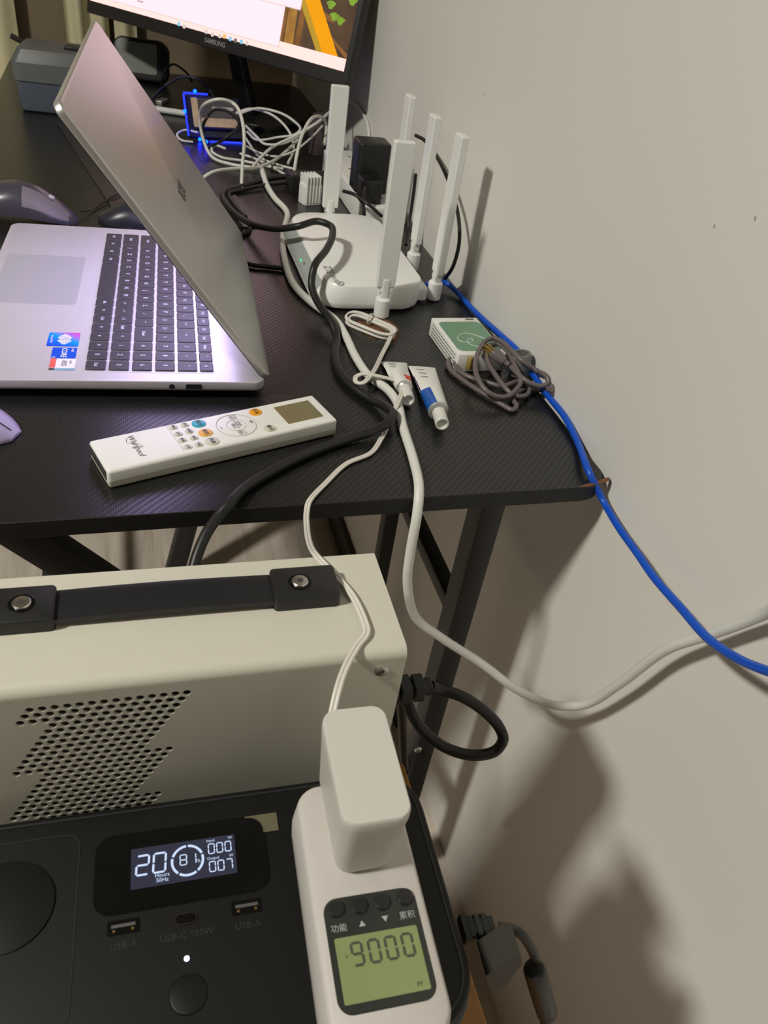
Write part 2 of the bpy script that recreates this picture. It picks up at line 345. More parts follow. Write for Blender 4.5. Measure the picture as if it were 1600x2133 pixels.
# ------------------------------------------------------------------ laptop
LA = P(553, 797, .768); LROT = -3.0
lap = thing('laptop', 'silver laptop opened halfway on the desk, its lid leaning over the keyboard', 'laptop', (LA.x, LA.y, D), LROT)
LF = FR((LA.x, LA.y, D), LROT)
LW, LD_, LT = .371, .264, .018
b = MB(); b.slab(LD_, LW, .0080, LT, r=.011, bt=.0008, bb=.0035, seg=6, cx=-LD_ / 2, cy=LW / 2)
base = b.build('base', M_DECK, lap)
MB().slab(LD_ - .05, LW - .05, .004, .0085, r=.01, cx=-LD_ / 2, cy=LW / 2).build('bottom_cover', M_BLACK, base)
for fx_, fy_ in ((-.04, .04), (-.04, .33), (-.22, .04), (-.22, .33)): MB().lathe([(.006, 0), (.006, .0045)], TR(fx_, fy_, 0), seg=12).build('rubber_foot', M_RUBBER, base)
b = MB(); b.lathe([(.0025, 0), (.0025, .0008)], ALONG((-.0825, .0002, .0130), (0, -1, 0)), seg=16).build('audio_jack', M_BLACK, base)
b = MB(); b.slab(.0138, .0050, 0, .0007, r=.0006, M=ALONG((-.0635, .0001, .0130), (0, -1, 0))).build('usb_port', M_BLACK, base)
tp = [LF.at(u, v, .768) for u, v in ((22, 528), (178, 536), (160, 636))]
b = MB(); b.slab(.080, .125, LT, LT + .0003, r=.003, bt=.0002, cx=(tp[1].x + tp[2].x) / 2 - .040, cy=(tp[1].y + tp[2].y) / 2, bs=1).build('touchpad', M_PAD, base)
KX0, KY0, PIT = -.1560, .0165, .01855
rowx = [0, .0195, .0393, .0592, .0790, .0985]; rowh = [.0171] * 5 + [.0120]
b = MB(); b.slab(.1135, .3375, LT - .0002, LT + .0002, r=.003, bt=.0001, bs=1, cx=KX0 + .0553, cy=KY0 + .1670).build('keyboard_tray', M_DECK, base)
rows = [
 [('Del', 1), ('0', 1), ('>', 1), ('v', 1), ('<', 1), ('Ctrl', 1), ('=', 1), ('Alt', 1), ('', 5), ('Alt', 1.25), ('#', 1.25), ('Fn', 1.25), ('Ctrl', 1.25)],
 [('3', 1), ('2', 1), ('1', 1), ('^', 1), ('Shift', 1), ('/ ?', 1), ('. >', 1), (', <', 1), ('M', 1), ('N', 1), ('B', 1), ('V', 1), ('C', 1), ('X', 1), ('Z', 1), ('|', 1), ('Shift', 2)],
 [('6', 1), ('5', 1), ('4', 1), ('Enter', 1.7), ("' \"", 1), ('; :', 1), ('L', 1), ('K', 1), ('J', 1), ('H', 1), ('G', 1), ('F', 1), ('D', 1), ('S', 1), ('A', 1), ('Caps', 2.3)],
 [('9', 1), ('8', 1), ('7', 1), ('\\ |', 1), ('] }', 1), ('[ {', 1), ('P', 1), ('O', 1), ('I', 1), ('U', 1), ('Y', 1), ('T', 1), ('R', 1), ('E', 1), ('W', 1), ('Q', 1), ('Tab', 2)],
 [('*', 1), ('-', 1), ('/', 1), ('<-', 1.6), ('+ =', 1), ('- _', 1), ('0 )', 1), ('9 (', 1), ('8 *', 1), ('7 &', 1), ('6 ^', 1), ('5 %', 1), ('4 $', 1), ('3 #', 1), ('2 @', 1), ('1 !', 1), ('~', 1.4)],
 [('o', 1), ('*', 1), ('Num', 1), ('Del', 1), ('F12', 1), ('F11', 1), ('F10', 1), ('F9', 1), ('F8', 1), ('F7', 1), ('F6', 1), ('F5', 1), ('F4', 1), ('F3', 1), ('F2', 1), ('F1', 1), ('Esc', 2)]]
leg = MB(); keymesh = {}
for ri, row in enumerate(rows):
    y = KY0
    for t, wu in row:
        wd = wu * PIT - .0024; hx = rowh[ri]; key = (round(wd, 5), hx)
        if key not in keymesh: keymesh[key] = MB().slab(hx, wd, 0, .0014, r=.0012, bt=.0005, seg=2, bs=1).build('key', M_KEY, mesh_only=True)
        o = bpy.data.objects.new('key', keymesh[key]); COL.objects.link(o); o.parent = base
        kx, ky = KX0 + rowx[ri] + hx / 2, y + wu * PIT / 2; o.location = (kx, ky, LT + .0001)
        if t: leg.text(t, .0062 if len(t) < 2 else .0044, AX((kx, ky, LT + .0018), (0, -1, 0), (1, 0, 0)), bold=.00012)
        y += wu * PIT
leg.build('key_legends', M_LEGEND, base)
# stickers
def lamst(name, pxs, col, parts):
    q = [LF.at(u, v, .768) for u, v in pxs]; x0 = min(p.x for p in q); x1 = max(p.x for p in q); y0 = min(p.y for p in q); y1 = max(p.y for p in q)
    b = MB(); b.flat(x1 - x0, y1 - y0, LT + .0002, (x0 + x1) / 2, (y0 + y1) / 2, .0012)
    o = b.build(name, col, base); parts(o, (x0 + x1) / 2, (y0 + y1) / 2, x1 - x0, y1 - y0); return o
def stick_mat():
    m = bpy.data.materials.new('blue_magenta_print'); m.use_nodes = True; nt, bs = nodes_of(m)
    tc = nt.nodes.new('ShaderNodeTexCoord'); mp = nt.nodes.new('ShaderNodeMapping'); mp.inputs['Rotation'].default_value = (0, 0, math.radians(-55)); mp.inputs['Scale'].default_value = (.78, .78, 1)
    g = nt.nodes.new('ShaderNodeTexGradient'); cr = nt.nodes.new('ShaderNodeValToRGB')
    nt.links.new(tc.outputs['Generated'], mp.inputs[0]); nt.links.new(mp.outputs[0], g.inputs[0]); nt.links.new(g.outputs[0], cr.inputs[0])
    e = cr.color_ramp.elements; e[0].position = 0; e[0].color = (.0, .05, .5, 1); e[1].position = .95; e[1].color = (.50, .08, .45, 1)
    x = e.new(.3); x.color = (0, .12, .8, 1); x = e.new(.62); x.color = (0, .28, .9, 1)
    nt.links.new(cr.outputs[0], bs.inputs['Base Color']); bs.inputs['Roughness'].default_value = .25; return m
def p1(o, cx, cy, w_, h_):
    b = MB()
    for sy in (-1, 1):
        for i in range(5):
            yy = cy + sy * (.0015 + i * .0020); ww = (.011, .0125, .010, .007, .0035)[i]
            b.flat(ww, .0014, LT + .0004, cx + .001, yy, .0006)
    b.flat(.007, .003, LT + .0004, cx + .001, cy, .0006)
    b.text('acerpurified', .0032, AX((cx - w_ / 2 + .0035, cy, LT + .0004), (0, -1, 0), (1, 0, 0)))
    b.build('wave_logo', M_WHITE, o)
def p2(o, cx, cy, w_, h_):
    T = lambda x, y: AX((x, y, LT + .0004), (0, -1, 0), (1, 0, 0)); b = MB()
    b.text('CORE', .0068, T(cx, cy), bold=.0001); b.text('intel', .004, T(cx + .0072, cy + .005)); b.text('i5', .0045, T(cx - .008, cy - .0085)); b.build('sticker_text', M_WHITE, o)
def p3(o, cx, cy, w_, h_):
    T = lambda x, y: AX((x, y, LT + .0004), (0, -1, 0), (1, 0, 0)); b = MB()
    b.text('iRIS', .0065, T(cx + .001, cy + .002)); b.text('intel', .0032, T(cx + .0065, cy + .004)); b.build('sticker_text', M_TXT, o)
    MB().flat(.0048, h_ * .8, LT + .00035, cx - w_ / 2 + .0024, cy + h_ * .1).build('sticker_band', mat('coral_print', (.8, .12, .10), .4, var=.4, vscale=60), o)
    MB().flat(w_ - .005, h_ * .16, LT + .00035, cx + .0025, cy - h_ * .42).build('sticker_band', mat('teal_violet_print', (.2, .4, .5), .4, var=.5, vscale=90), o)
    MB().flat(.0048, h_ * .16, LT + .00035, cx - w_ / 2 + .0024, cy - h_ * .42).build('sticker_band', M_TXTD, o)
lamst('sticker', ((103, 694), (168, 694), (162, 721), (98, 721)), stick_mat(), p1)
lamst('sticker', ((110, 725), (161, 725), (157, 746), (108, 746)), mat('blue_print', (.003, .07, .55), .3), p2)
lamst('sticker', ((106, 748), (156, 748), (155, 770), (105, 771)), mat('white_print', (.75, .75, .78), .3), p3)
# lid
la = math.radians(54.2); LL = .265
LM = AX((0, 0, LT), (-math.cos(la), 0, math.sin(la)), (0, 1, 0))    # local x up the lid, y along the hinge, z inward
b = MB(); b.slab(LL, LW, -.0062, 0, r=.009, bt=.0006, bb=.0015, seg=6, cx=LL / 2, cy=LW / 2, M=LM)
lid = b.build('lid', M_SILVER, lap)
b = MB(); b.slab(LL - .004, LW - .004, .0, .0012, r=.008, bt=.0004, cx=LL / 2, cy=LW / 2, bs=1, M=LM).build('bezel', M_BLACK, lid)
b = MB(); b.flat(.214, .344, .0014, .142, LW / 2, .001, M=LM).build('screen', mat('laptop_screen_glow', (.64, .53, .98), .3, emit=4.2, var=.05, vscale=8), lid)
LMW = LF.M @ LM; lq = LMW.inverted() @ PPL(365, 400, LMW.translation, LMW.col[2].to_3d())
b = MB(); b.text('acer', .025, LM @ AX((lq.x, lq.y, -.0064), (0, 1, 0), (1, 0, 0)), bold=.0002).build('logo', mat('lid_logo', (.05, .05, .05), .4), lid)
b = MB()
for y in (.06, .31): b.tube([(-.003, y - .03, LT + .001), (-.003, y + .03, LT + .001)], .004, M=I4)
b.build('hinge', M_BLACK, base)

# ------------------------------------------------------------------ remote control
q0 = [P(u, v, .766) for u, v in ((190, 915), (220, 988), (703, 872), (650, 825))]
c = (q0[0] + q0[1] + q0[2] + q0[3]) / 4; RROT = math.degrees(math.atan2(*((q0[2] + q0[3]) - (q0[0] + q0[1])).yx))
rem = thing('remote_control', 'white air conditioner remote control lying in front of the laptop', 'remote', (c.x, c.y, D), RROT)
RF = FR((c.x, c.y, D), RROT); RL, RWD, RT = .200, .0455, .0165
b = MB(); b.slab(RL, RWD, .0006, .0062, r=.0025, bb=.002, seg=5, bs=2).build('bottom_shell', mat('remote_cream', (.60, .57, .48), .4), rem)
b = MB(); b.slab(RL, RWD, .0066, RT, r=.0025, bt=.0026, seg=4, bs=4); rb = b.build('top_shell', M_WHITE, rem)
MB().slab(RL - .0008, RWD - .0008, .0061, .0067, r=.004, seg=4).build('seam', M_TXTD, rem)
MB().slab(.0010, RWD * .84, .0066, .0142, r=.0004, seg=2, cx=-RL / 2 - .0001).build('end_slot', M_TXTD, rem)
def rp(u, v): q = RF.at(u, v, D + RT); return q.x, q.y
x, y = rp(622, 858); MB().slab(.0345, .0285, RT - .0003, RT + .0002, r=.001, bt=.0001, bs=1, cx=x, cy=y).build('display', M_LCDT, rb)
Tm = lambda x, y, s=1: AX((x, y, RT + .0011), (0, -1, 0), (1, 0, 0))
M_RB = mat('remote_button_cream', (.62, .60, .50), .45)
def rbtn(u, v, w_, h_, m, txt, ts, rad):
    x, y = rp(u, v); b = MB(); b.slab(w_, h_, RT - .0003, RT + .0008, r=rad, bt=.0004, bs=2, seg=6, cx=x, cy=y); o = b.build('button', m, rb)
    MB().text(txt, ts, Tm(x, y), bold=.00004).build('button_label', M_TXTD, o)
rbtn(414, 883, .0115, .0105, mat('teal_button', (.005, .36, .50), .4), '制冷', .0042, .005)
rbtn(428, 902, .0115, .0105, mat('amber_button', (.80, .42, .07), .4), '制热', .0042, .005)
rbtn(442, 920, .0115, .0105, M_RB, '风速', .0042, .005)
rbtn(532, 859, .0110, .0105, mat('orange_button', (.85, .36, .0), .4), '开关', .0042, .005)
rbtn(562, 893, .0110, .0095, M_RB, '模式', .0042, .0047)
for (u, v), t in zip(((361, 891), (385, 886), (371, 905), (394, 899), (380, 918), (404, 913), (391, 932), (414, 927)), ('睡眠', '定时', '灯光', '电辅热', '静音', '清洁', '健康', '节能')):
    rbtn(u, v, .0068, .0056, M_RB, t, .0026, .0022)
x, y = rp(492, 886); b = MB(); b.ring2(.0335, .0335, .0167, .0004, RT, x, y, seg=10, h=.0005).build('dial_ring', mat('pale_grey_line', (.56, .56, .52), .4), rb)
b = MB(); b.ring2(.0165, .0165, .0082, .0003, RT + .0001, x, y, seg=8, h=.0002).build('dial_inner_ring', mat('pale_grey_line', (.56, .56, .52), .4), rb)
b = MB()
for (u, v), t, s in (((484, 871), '左右\n摆风', .0034), ((504, 902), '上下\n摆风', .0034), ((496, 884), '菜单', .0036), ((487, 889), '确认', .0036), ((522, 880), '+', .008), ((462, 893), '-', .008)):
    x2, y2 = rp(u, v); b.text(t, s, Tm(x2, y2))
b.flat(.0004, .012, RT + .0011, x, y); b.build('dial_label', M_TXTD, rb)
x, y = rp(283, 928); b = MB(); b.text('Whirlpool', .0072, AX((x, y, RT + .0003), (0, -1, 0), (1, 0, 0)), shear=.25)
b.tube(smooth([(x - .003, y + .012, RT + .0003), (x - .005, y + .006, RT + .0003), (x + .001, y + .002, RT + .0003), (x + .0045, y - .003, RT + .0003), (x + .001, y - .005, RT + .0003)]), .00015, 4); b.build('brand_name', M_TXT, rb)
x, y = rp(350, 893); x2, _ = rp(376, 944); MB().box(x - .0003, x + .0003, -.017, .021, RT - .0001, RT + .0002).build('cover_seam', mat('pale_grey_line', (.56, .56, .52), .4), rb)

# ------------------------------------------------------------------ router
RC = (.255, .932); ro = thing('wifi_router', 'white router with five upright antennas on the desk by the wall', 'router', (*RC, D), 0)
RFm = FR((*RC, D), 0); RH = .0305
b = MB(); R = []
for (w_, d_, rr, z, ox) in ((.124, .238, .03, .0012, .002), (.131, .2455, .033, .0035, 0), (.134, .248, .035, .0070, 0), (.134, .248, .035, .0100, 0), (.123, .246, .033, .0272, .0055), (.1210, .2435, .032, .0296, .0063), (.118, .240, .031, RH, .0075)):
    R.append([(x + ox, y, z) for x, y in rrect(w_, d_, rr, 8)])
b.rings(R); body = b.build('body', [M_ROUTER, mat('router_grey_panel', (.36, .40, .39), .4)], ro, ang=28)
for p in body.data.polygons:
    if p.normal.x < -.8 and p.center.z > .0101 and p.center.z < .027: p.material_index = 1
MB().slab(.06, .20, .004, .0185, r=.006, bt=.002, cx=.048, cy=.002).build('port_block', M_ROUTER, ro)
MB().slab(.11, .22, .0, .0035, r=.03, cx=.006).build('foot_plate', mat('router_foot', (.1, .1, .1), .6), ro)
q = RFm.w(PX(627, 542, RC[0] - .0665)); MB().slab(.0022, .006, 0, .0006, r=.001, M=ALONG((-.0665, q.y, q.z), (-1, 0, .3), (0, 1, 0))).build('status_light', M_LEDG, ro)
q = RFm.at(684, 562, D + RH); q2 = RFm.at(697, 581, D + RH); q3 = RFm.at(705, 587, D + RH)
b = MB(); b.text('ZTE', .0125, AX((q.x, q.y, RH + .0003), (0, -1, 0), (1, 0, 0)), bold=.0002); b.text('Wi-Fi', .0085, AX((q2.x, q2.y + .002, RH + .0003), (0, -1, 0), (1, 0, 0)))
b.ring2(.0105, .0105, .0052, .0010, RH + .0003, q3.x + .001, q3.y - .003); b.text('6', .0075, AX((q3.x + .001, q3.y - .003, RH + .0003), (0, -1, 0), (1, 0, 0)), bold=.0002); b.build('logo', mat('router_logo', (.22, .22, .21), .5), ro)
def antenna(x, y, rz, zb_, h, lean, label):
    """blade with its broad face to local -y, on a hinge at the router rim"""
    M = TR(x - RC[0], y - RC[1], 0, rz=rz); b = MB()
    T = M @ TR(0, 0, zb_, ry=lean)
    b.rings([[(px_, py_, z) for px_, py_ in rrect(w_, t_, .0010, 1)] for w_, t_, z in ((.0195, .0070, .0), (.0212, .0085, .0015), (.0222, .0090, .03), (.0222, .0090, h - .0012), (.0208, .0078, h))], T)
    a = b.build('antenna', M_ROUTER, ro, ang=20); a['label'] = label
    k = MB(); k.lathe([(.0078, .001), (.0088, .002), (.0088, .0215), (.0070, .0235), (.0050, .024)], M, seg=18); k.slab(.0110, .0100, .020, zb_ + .003, r=.003, bt=.001, seg=3, M=M); k.slab(.0080, .0030, zb_, zb_ + .010, r=.001, bt=.0006, seg=2, M=M @ TR(0, -.0036, 0)); k.tube([(-.0064, 0, zb_ - .004), (.0064, 0, zb_ - .004)], .0044, 12, M=M)
    k.build('hinge', M_ROUTER, a)
antenna(.2645, .796, 0, .036, .153, 0, 'antenna on the side nearest the camera')
antenna(.2575, 1.060, 0, .036, .150, 0, 'antenna on the far side')
antenna(.345, .846, -90, .033, .155, 0, 'wall-side antenna nearest the camera')
antenna(.345, .938, -90, .036, .150, 0, 'middle wall-side antenna')
antenna(.345, 1.040, -90, .036, .150, 0, 'farthest wall-side antenna')

# ------------------------------------------------------------------ cream metal box on the stool
ST = .49                        # stool top height
BZ = .790; BY0, BY1 = .2765, .3615; BX0, BX1 = -.262, .1355; BRZ = -1.0
BF = FR(((BX0 + BX1) / 2, BY0, ST), BRZ)
box_ = thing('metal_box', 'cream metal equipment box with black strap handle and perforated front', 'box', ((BX0 + BX1) / 2, BY0, ST), BRZ)
BW, BH, BDp, BR = BX1 - BX0, BZ - ST, BY1 - BY0, .0065
HX0 = -.0684 - (BX0 + BX1) / 2; HZ0 = 1.125 - .3510 - ST
# front sheet: rows of cells with a round hole each, real openings
b = MB(); PH, PVv, HR = .00610, .00497, .00228
zt = BH - BR; zlo = .004
nrow = 27; rows_z = [HZ0 - i * PVv for i in range(nrow)]
b.add([(-BW / 2, 0, rows_z[0] + PVv / 2), (BW / 2, 0, rows_z[0] + PVv / 2), (BW / 2, 0, zt), (-BW / 2, 0, zt)], [(0, 1, 2, 3)])
zend = rows_z[-1] - PVv / 2
b.add([(-BW / 2, 0, zlo), (BW / 2, 0, zlo), (BW / 2, 0, zend), (-BW / 2, 0, zend)], [(0, 1, 2, 3)])
NS = 12
for i, zc in enumerate(rows_z):
    c0 = 0 if i < 3 else 3 if i < 12 else 6 if i < 21 else 9
    c1 = 13 if i < 10 else 16 if i < 19 else 19
    xs = [HX0 + PH * c_ - .00296 * i for c_ in range(c0, c1 + 1)]
    za, zb2 = zc - PVv / 2, zc + PVv / 2
    xl, xr = xs[0] - PH / 2, xs[-1] + PH / 2
    b.add([(-BW / 2, 0, za), (xl, 0, za), (xl, 0, zb2), (-BW / 2, 0, zb2)], [(0, 1, 2, 3)])
    b.add([(xr, 0, za), (BW / 2, 0, za), (BW / 2, 0, zb2), (xr, 0, zb2)], [(0, 1, 2, 3)])
    for xc in xs:
        sq = []; ci = []; cb_ = []
        for k in range(NS):
            a = 2 * math.pi * (k + .5) / NS; ca, sa = math.cos(a), math.sin(a)
            s_ = min(PH / 2 / max(abs(ca), 1e-6), PVv / 2 / max(abs(sa), 1e-6))
            sq.append([xc + ca * s_, 0, zc + sa * s_]); ci.append((xc + ca * HR, 0, zc + sa * HR)); cb_.append((xc + ca * HR, .0014, zc + sa * HR))
        for cxn, czn in ((1, 1), (-1, 1), (-1, -1), (1, -1)):   # snap nearest ring points to cell corners
            tgt = (xc + cxn * PH / 2, zc + czn * PVv / 2); k = min(range(NS), key=lambda k: (sq[k][0] - tgt[0]) ** 2 + (sq[k][2] - tgt[1]) ** 2); sq[k] = [tgt[0], 0, tgt[1]]
        vs = sq + ci + cb_; fs = []
        for k in range(NS):
            n = (k + 1) % NS; fs += [(k, n, NS + n, NS + k), (NS + k, NS + n, 2 * NS + n, 2 * NS + k)]
        b.add(vs, fs)
# folded top edge, top, back, sides
arc = [(BR - BR * math.cos(math.radians(a)), BH - BR + BR * math.sin(math.radians(a))) for a in range(0, 91, 10)]
prof = arc + [(BDp - .001, BH), (BDp, BH - .001), (BDp, zlo), (0, zlo)]
n = len(prof)
for k in range(len(arc) + 2):
    (y0, z0), (y1, z1) = prof[k], prof[k + 1]; b.add([(-BW / 2, y0, z0), (BW / 2, y0, z0), (BW / 2, y1, z1), (-BW / 2, y1, z1)], [(0, 1, 2, 3)])
for sx in (-1, 1):
    b.add([(sx * BW / 2, y, z) for y, z in prof], [tuple(range(n)) if sx > 0 else tuple(range(n - 1, -1, -1))])
b.build('housing', M_CREAM, box_, ang=25)
MB().box(-BW / 2 + .004, BW / 2 - .004, .022, BDp - .004, .006, BH - .014).build('inner_module', mat('inner_grey', (.055, .05, .035), .6, var=.6, vscale=30), box_)
MB().box(-BW / 2 + .01, BW / 2 - .01, .012, BDp - .01, 0, .004).build('underside', M_BLACK, box_)
def bl(u, v): q = BF.at(u, v, BZ); return q.x, q.y
cA, cB = bl(51, 1280), bl(624, 1240)
hx0 = (cA[0] + cB[0]) / 2; hy = (cA[1] + cB[1]) / 2 + .0005
b = MB()                        # ribbed strap with slight bow
N = 24; xs_ = [cA[0] + .016 + (cB[0] - cA[0] - .032) * i / N for i in range(N + 1)]
ribs = [(-.0115, 0), (-.0115, .0035), (-.008, .0042), (-.0075, .0037), (-.004, .0042), (-.0035, .0037), (0, .0042), (.0005, .0037), (.004, .0042), (.0045, .0037), (.008, .0042), (.0115, .0035), (.0115, 0)]
R = []
for i, x in enumerate(xs_):
    zz = BH + .0028 + .0012 * math.sin(math.pi * i / N); R.append([(x, hy + y, zz + z) for y, z in ribs])
b.rings(R); b.build('strap_handle', M_STRAP, box_, ang=20)
for j, cx_ in enumerate((cA[0], cB[0])):
    s = 1 if j else -1
    b = MB(); b.slab(.040, .0275, BH - .0002, BH + .0095, r=.003, bt=.0012, seg=4, bs=2, cx=cx_ + s * .003, cy=hy)
    cl = b.build('strap_end_cap', M_BLACK, box_)
    MB().lathe([(.0072, BH + .0096), (.0068, BH + .0098), (.0066, BH + .0098)], TR(cx_, hy, 0), seg=24).build('screw_recess', M_GLASSBLK, cl)
    b = MB(); b.lathe([(.0050, BH + .0096), (.0050, BH + .0104), (.0044, BH + .0110), (.001, BH + .0112)], TR(cx_, hy, 0), seg=20)
    sw = b.build('screw', M_STEEL, cl)
    b = MB(); star = []
    for k in range(12):
        a = math.pi * k / 6; rr = .0024 if k % 2 == 0 else .0014; star.append((cx_ + rr * math.cos(a), hy + rr * math.sin(a), BH + .0113))
    b.poly(star).build('star_socket', M_TXTD, sw)
q = BF.w(PY(793, 1388, BY0))
b = MB(); b.lathe([(.0042, 0), (.0042, .0006), (.0034, .0010), (.001, .0010)], ALONG((q.x, 0, q.z), (0, -1, 0)), seg=16); o = b.build('screw', M_STEEL, box_)
MB().lathe([(.0017, .00102), (.001, .00103)], ALONG((q.x, 0, q.z), (0, -1, 0)), seg=6).build('hex_socket', M_TXTD, o)

# ------------------------------------------------------------------ stool
SX0, SX1, SY0, SY1 = -.30, .212, -.02, .385
stool = thing('wooden_stool', 'orange wooden stool board carrying the metal box and power station', 'stool', ((SX0 + SX1) / 2, (SY0 + SY1) / 2, 0))
b = MB(); b.slab(SX1 - SX0, SY1 - SY0, ST - .025, ST - .0003, r=.004, bt=.002, bb=.002); b.build('seat_board', M_STOOL, stool)
for sx in (-1, 1):
    for sy in (-1, 1):
        MB().slab(.036, .036, .0003, ST - .025, r=.003, cx=sx * (SX1 - SX0 - .08) / 2, cy=sy * (SY1 - SY0 - .08) / 2).build('leg', M_STOOL, stool)

# ------------------------------------------------------------------ power station lying on its back
SZ = .705; SROT = -1.8; SW_, SDp = .275, .142
scx, scy = .1425 - SW_ / 2, .2545 - SDp / 2
st = thing('power_station', 'black portable power station lying face up with a lit display', 'power station', (scx, scy, ST), SROT)
SF = FR((scx, scy, ST), SROT); SH = SZ - ST
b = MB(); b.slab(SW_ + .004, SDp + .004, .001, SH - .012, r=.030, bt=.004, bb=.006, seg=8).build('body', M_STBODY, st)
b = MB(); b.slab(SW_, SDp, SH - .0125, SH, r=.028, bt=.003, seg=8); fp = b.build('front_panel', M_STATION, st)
MB().ring2(SW_ - .007, SDp - .007, .0245, .0012, SH, h=.0004).build('rim_line', M_STBODY, fp)
def sp(u, v): q = SF.at(u, v, SZ); return q.x, q.y
x, y = sp(380, 1797); MB().slab(.089, .0415, SH - .0002, SH + .0006, r=.0085, bt=.0003, seg=6, bs=1, cx=x + .0005, cy=y - .0005).build('display_window', M_GLASSBLK, fp)
MB().ring2(.091, .0435, .0095, .0010, SH + .0001, x + .0005, y - .0005, h=.0002).build('window_gap', M_TXTD if False else M_GLASSBLK, fp)
q4 = [sp(*p) for p in ((275, 1770), (488, 1740), (493, 1822), (272, 1853))]
lx, ly = sum(p[0] for p in q4) / 4, sum(p[1] for p in q4) / 4; LWd, LHt = .0550, .0222
scr = MB().flat(LWd, LHt, SH + .0008, lx, ly, .0003).build('display', M_SCREENBLUE, fp)
b = MB(); Z = SH + .0011
T = lambda dx, dy: TR(lx + dx, ly + dy, Z)
for ch, dx in (('2', -.0215), ('0', -.0128)): b.seg7(ch, .0062, .0105, .0011, T(dx, .0012), sh=.06)
b.text('Hours', .0030, T(-.0115, -.0058)); b.text('50Hz', .0030, T(-.0115, -.0085))
for k in range(5):              # broken ring round the percentage
    a0 = math.pi / 2 - k * 2 * math.pi / 5 - .06; a1 = a0 - 2 * math.pi / 5 + .12
    pts = [(math.cos(a0 + (a1 - a0) * i / 10), math.sin(a0 + (a1 - a0) * i / 10)) for i in range(11)]
    for i in range(10): b.poly([(p[0] * rr, p[1] * rr, 0) for p, rr in ((pts[i], .0088), (pts[i + 1], .0088), (pts[i + 1], .0075), (pts[i], .0075))][::-1], T(.0018, 0))
b.seg7('8', .0034, .0056, .0006, T(-.0004, .0006)); b.seg7('1', .0034, .0056, .0006, T(.0045, .0006)); b.text('%', .0026, T(.0077, -.0012))
for i, ch in enumerate('000'): b.seg7(ch, .0031, .0055, .0006, T(.0147 + i * .0045, .0045))
for i, ch in enumerate('007'): b.seg7(ch, .0031, .0055, .0006, T(.0147 + i * .0045, -.0056))
b.text('Input', .0022, T(.0145, .0092)); b.text('W', .0022, T(.0250, .0092)); b.text('Output', .0022, T(.0153, -.0010)); b.text('W', .0022, T(.0250, -.0010))
b.build('display_digits', M_DIG, scr)
def usb_a(u, v, rz=0):
    x, y = sp(u, v); o = MB().slab(.0155, .0072, SH - .0001, SH + .0004, r=.0006, cx=x, cy=y, seg=2).build('usb_port', M_GLASSBLK, fp)
    MB().box(x - .0058, x + .0058, y - .0002, y + .0014, SH + .0004, SH + .0008).build('tongue', mat('port_tongue', (.10, .10, .10), .4), o)
    b = MB()
    for dx in (-.0045, .0045): b.box(x + dx - .0006, x + dx + .0006, y - .0022, y - .0010, SH + .0004, SH + .0006)
    b.build('contacts', M_BRASS, o)
usb_a(257, 1931); usb_a(514, 1889)
x, y = sp(388, 1914); o = MB().slab(.0115, .0060, SH - .0001, SH + .0004, r=.0029, cx=x, cy=y, seg=6).build('usb_c_port', M_GLASSBLK, fp)
MB().ring2(.0115, .0060, .0029, .0006, SH + .0004, x, y, h=.0002).build('port_rim', mat('port_rim', (.12, .11, .09), .35, metal=1), o)
b = MB()
for (u, v), t in (((257, 1970), 'USB-A'), ((390, 1948), 'USB-C 100W'), ((517, 1927), 'USB-A')):
    x, y = sp(u, v); b.text(t, .0048, TR(x, y, SH + .0003))
b.build('port_labels', M_TXTST, fp)
x, y = sp(389, 1997); MB().lathe([(.0013, SH), (.0013, SH + .0004), (.0006, SH + .0007)], TR(x, y, 0), seg=12).build('power_light', M_LEDW, fp)
x, y = sp(393, 2071); MB().lathe([(.0088, SH - .0001), (.0088, SH + .0004), (.0080, SH + .0007), (.001, SH + .0007)], TR(x, y, 0), seg=32).build('power_button', M_STATION, fp)
MB().ring2(.0184, .0184, .0092, .0007, SH + .0001, x, y, seg=10).build('button_gap', M_GLASSBLK, fp)
xr, yt = sp(166, 1790); _, yb_ = sp(140, 2085)
MB().ring2(.062, .096, .008, .0006, SH + .0001, xr - .031, sp(100, 1745)[1] - .048, h=.0002).build('outlet_cover_line', M_STBODY, fp)
x, y = sp(10, 1890); MB().lathe([(.0235, SH - .0001), (.0235, SH + .0009), (.0225, SH + .0013), (.001, SH + .0013)], TR(x, y, 0), seg=40).build('outlet_cover', M_STATION, fp)
x, y = sp(620, 1780); MB().ring2(.060, .100, .008, .0007, SH + .0001, x + .03, y - .03, h=.0002).build('outlet_frame', M_STBODY, fp)
x, y = sp(545, 1716); b = MB(); b.box(x - .009, x + .009, y - .0055, y + .0055, SH + .0003, SH + .0005); b.build('clear_tape', mat('clear_tape', (.22, .20, .13), .25, alpha=.55), fp)

